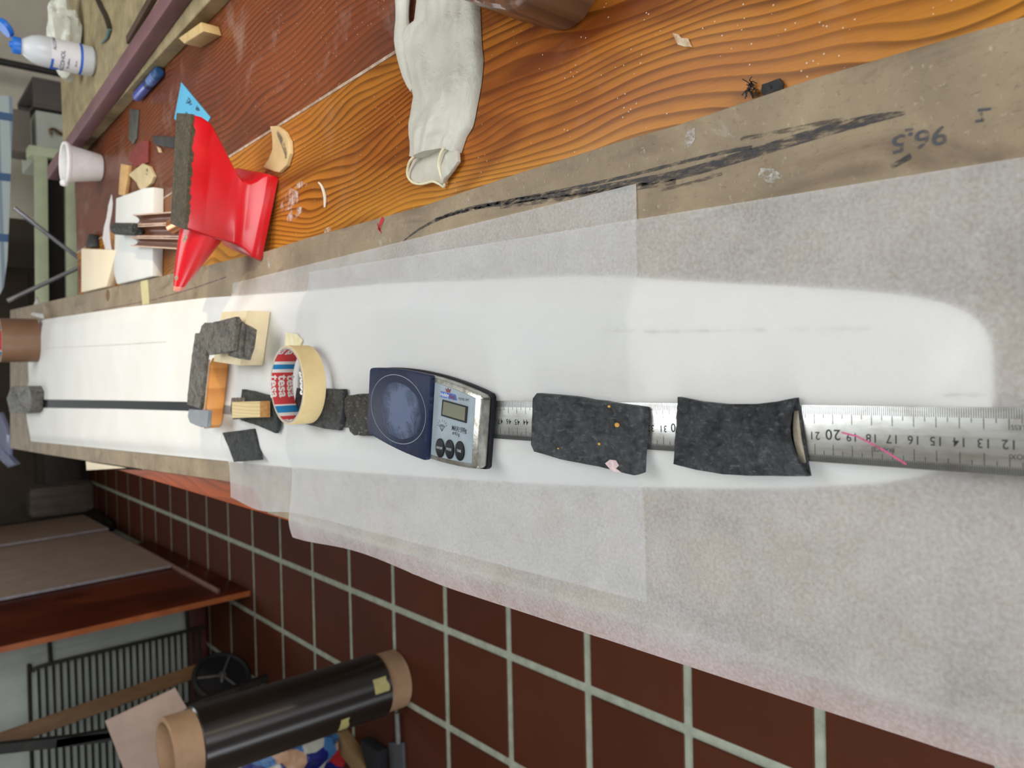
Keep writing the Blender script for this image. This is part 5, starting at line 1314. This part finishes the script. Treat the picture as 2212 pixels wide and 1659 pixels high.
obj('film_winding', lathe([(0.0935, 0.075), (0.099, 0.078), (0.099, HT-0.078), (0.0935, HT-0.075)], rcx, rcy, 72, True), film(), cr_)
def stick_tape(px, py, z, w, h, name='tape_tab'):
    d = ray(px, py); # nearest hit on the cylinder
    ox, oy = CAM[0]-rcx, CAM[1]-rcy; A_ = d[0]**2+d[1]**2; B_ = 2*(ox*d[0]+oy*d[1]); C_ = ox*ox+oy*oy-0.0996**2
    t_ = (-B_-math.sqrt(max(0, B_*B_-4*A_*C_)))/(2*A_); p = CAM+d*t_; th = math.atan2(p[1]-rcy, p[0]-rcx); V = []
    for i in range(7):
        q = th+(i/6-0.5)*w/0.0996
        V += [(rcx+0.0998*math.cos(q), rcy+0.0998*math.sin(q), p[2]-h/2-0.004*math.sin(i)), (rcx+0.0998*math.cos(q), rcy+0.0998*math.sin(q), p[2]+h/2)]
    obj(name, (V, [(2*i, 2*i+2, 2*i+3, 2*i+1) for i in range(6)]), mat('yellow_tape_tab', (186, 176, 118), (170, 160, 104), 20, 0.7), cr_)
stick_tape(824, 1480, 0, 0.045, 0.05); stick_tape(744, 1566, 0, 0.05, 0.03)

# pink card, bag, offcuts and dark tub around the roll
pk = [UY(a, b, 2.75) for a, b in ((228, 1561), (380, 1489), (404, 1530), (392, 1537), (420, 1600), (440, 1720), (290, 1720))]
n = len(pk)
cbx = [tuple(p) for p in pk]+[(p[0]+0.004, p[1]+0.006, p[2]) for p in pk]
obj('cardboard_sheet', (cbx, [tuple(range(n)), tuple(range(n, 2*n))[::-1]]+[(i, (i+1) % n, n+(i+1) % n, n+i) for i in range(n)]), mat('pink_card', (186, 164, 152), (172, 150, 140), 10, 0.8), label='pinkish cardboard sheet standing behind the film roll', cat='cardboard', smooth=False)
q = UY(655, 1660, 2.35)
bgx = thing('printed_bag', 'blue printed plastic bag on the floor behind the film roll', 'bag', (q[0], 2.45, 0.0))
def bag_mat():
    t = NT('printed_bag_film'); v = t.n('ShaderNodeTexVoronoi'); v.inputs['Scale'].default_value = 16; t.link(t.mapping(loc=(0.3, 0.1, 0)), v.inputs['Vector'])
    sx_ = t.n('ShaderNodeSeparateColor'); t.link(v.outputs['Color'], sx_.inputs[0])
    c = t.ramp(sx_.outputs[0], [(0.0, lin((24, 32, 110))), (0.42, lin((30, 40, 128))), (0.43, lin((66, 116, 168))), (0.62, lin((190, 150, 120))), (0.80, lin((180, 180, 170))), (0.92, lin((170, 40, 44)))], 'CONSTANT')
    t.bump(t.noise(12, 4), 0.6, 0.02); return t.done(c, 0.3)
obj('film', blob((q[0]-0.09, 2.60, max(0.12, q[2]*0.5+0.06)), (0.12, 0.07, max(0.12, q[2]*0.5+0.06)), 5.0), bag_mat(), bgx)
a, b = U(696, 1594, 0.08), U(768, 1690, 0.08)
obj('timber_offcut', bar(a+np.array([0, 0, -0.0595]), b+np.array([0, 0, -0.0595]), 0.07, 0.04, bev=0.002), mat('pale_offcut', (160, 132, 92), (146, 118, 80), 12, 0.7), label='pale timber offcut lying on the tiles by the film roll', cat='offcut')
tp_ = [U(a, b, 0.0)[:2] for a, b in ((800, 1588), (840, 1614), (840, 1730), (834, 1730))]
obj('black_case', prism([tuple(p) for p in tp_], 0.0005, 0.045, 0.006), mat('black_cloth', (20, 21, 26), (28, 29, 34), 30, 0.9), label='flat black case on the tiles beside the timber offcut', cat='case')
sg = thing('steel_bracket', 'grey steel bracket with a thin rod standing by the film roll foot', 'bracket', (*U(862, 1640, 0.0)[:2], 0.0))
obj('plate', prism([tuple(U(a, b, 0.0)[:2]) for a, b in ((845, 1602), (876, 1602), (880, 1690), (850, 1690))], 0.0005, 0.012, 0.002), mat('bracket_grey', (92, 94, 100), (80, 82, 88), 20, 0.5, 0.4), sg)
obj('rod', tube([U(857, 1540, 0.012), U(861, 1606, 0.012)], 0.008, 8), mat('bracket_rod', (120, 120, 116)), sg)
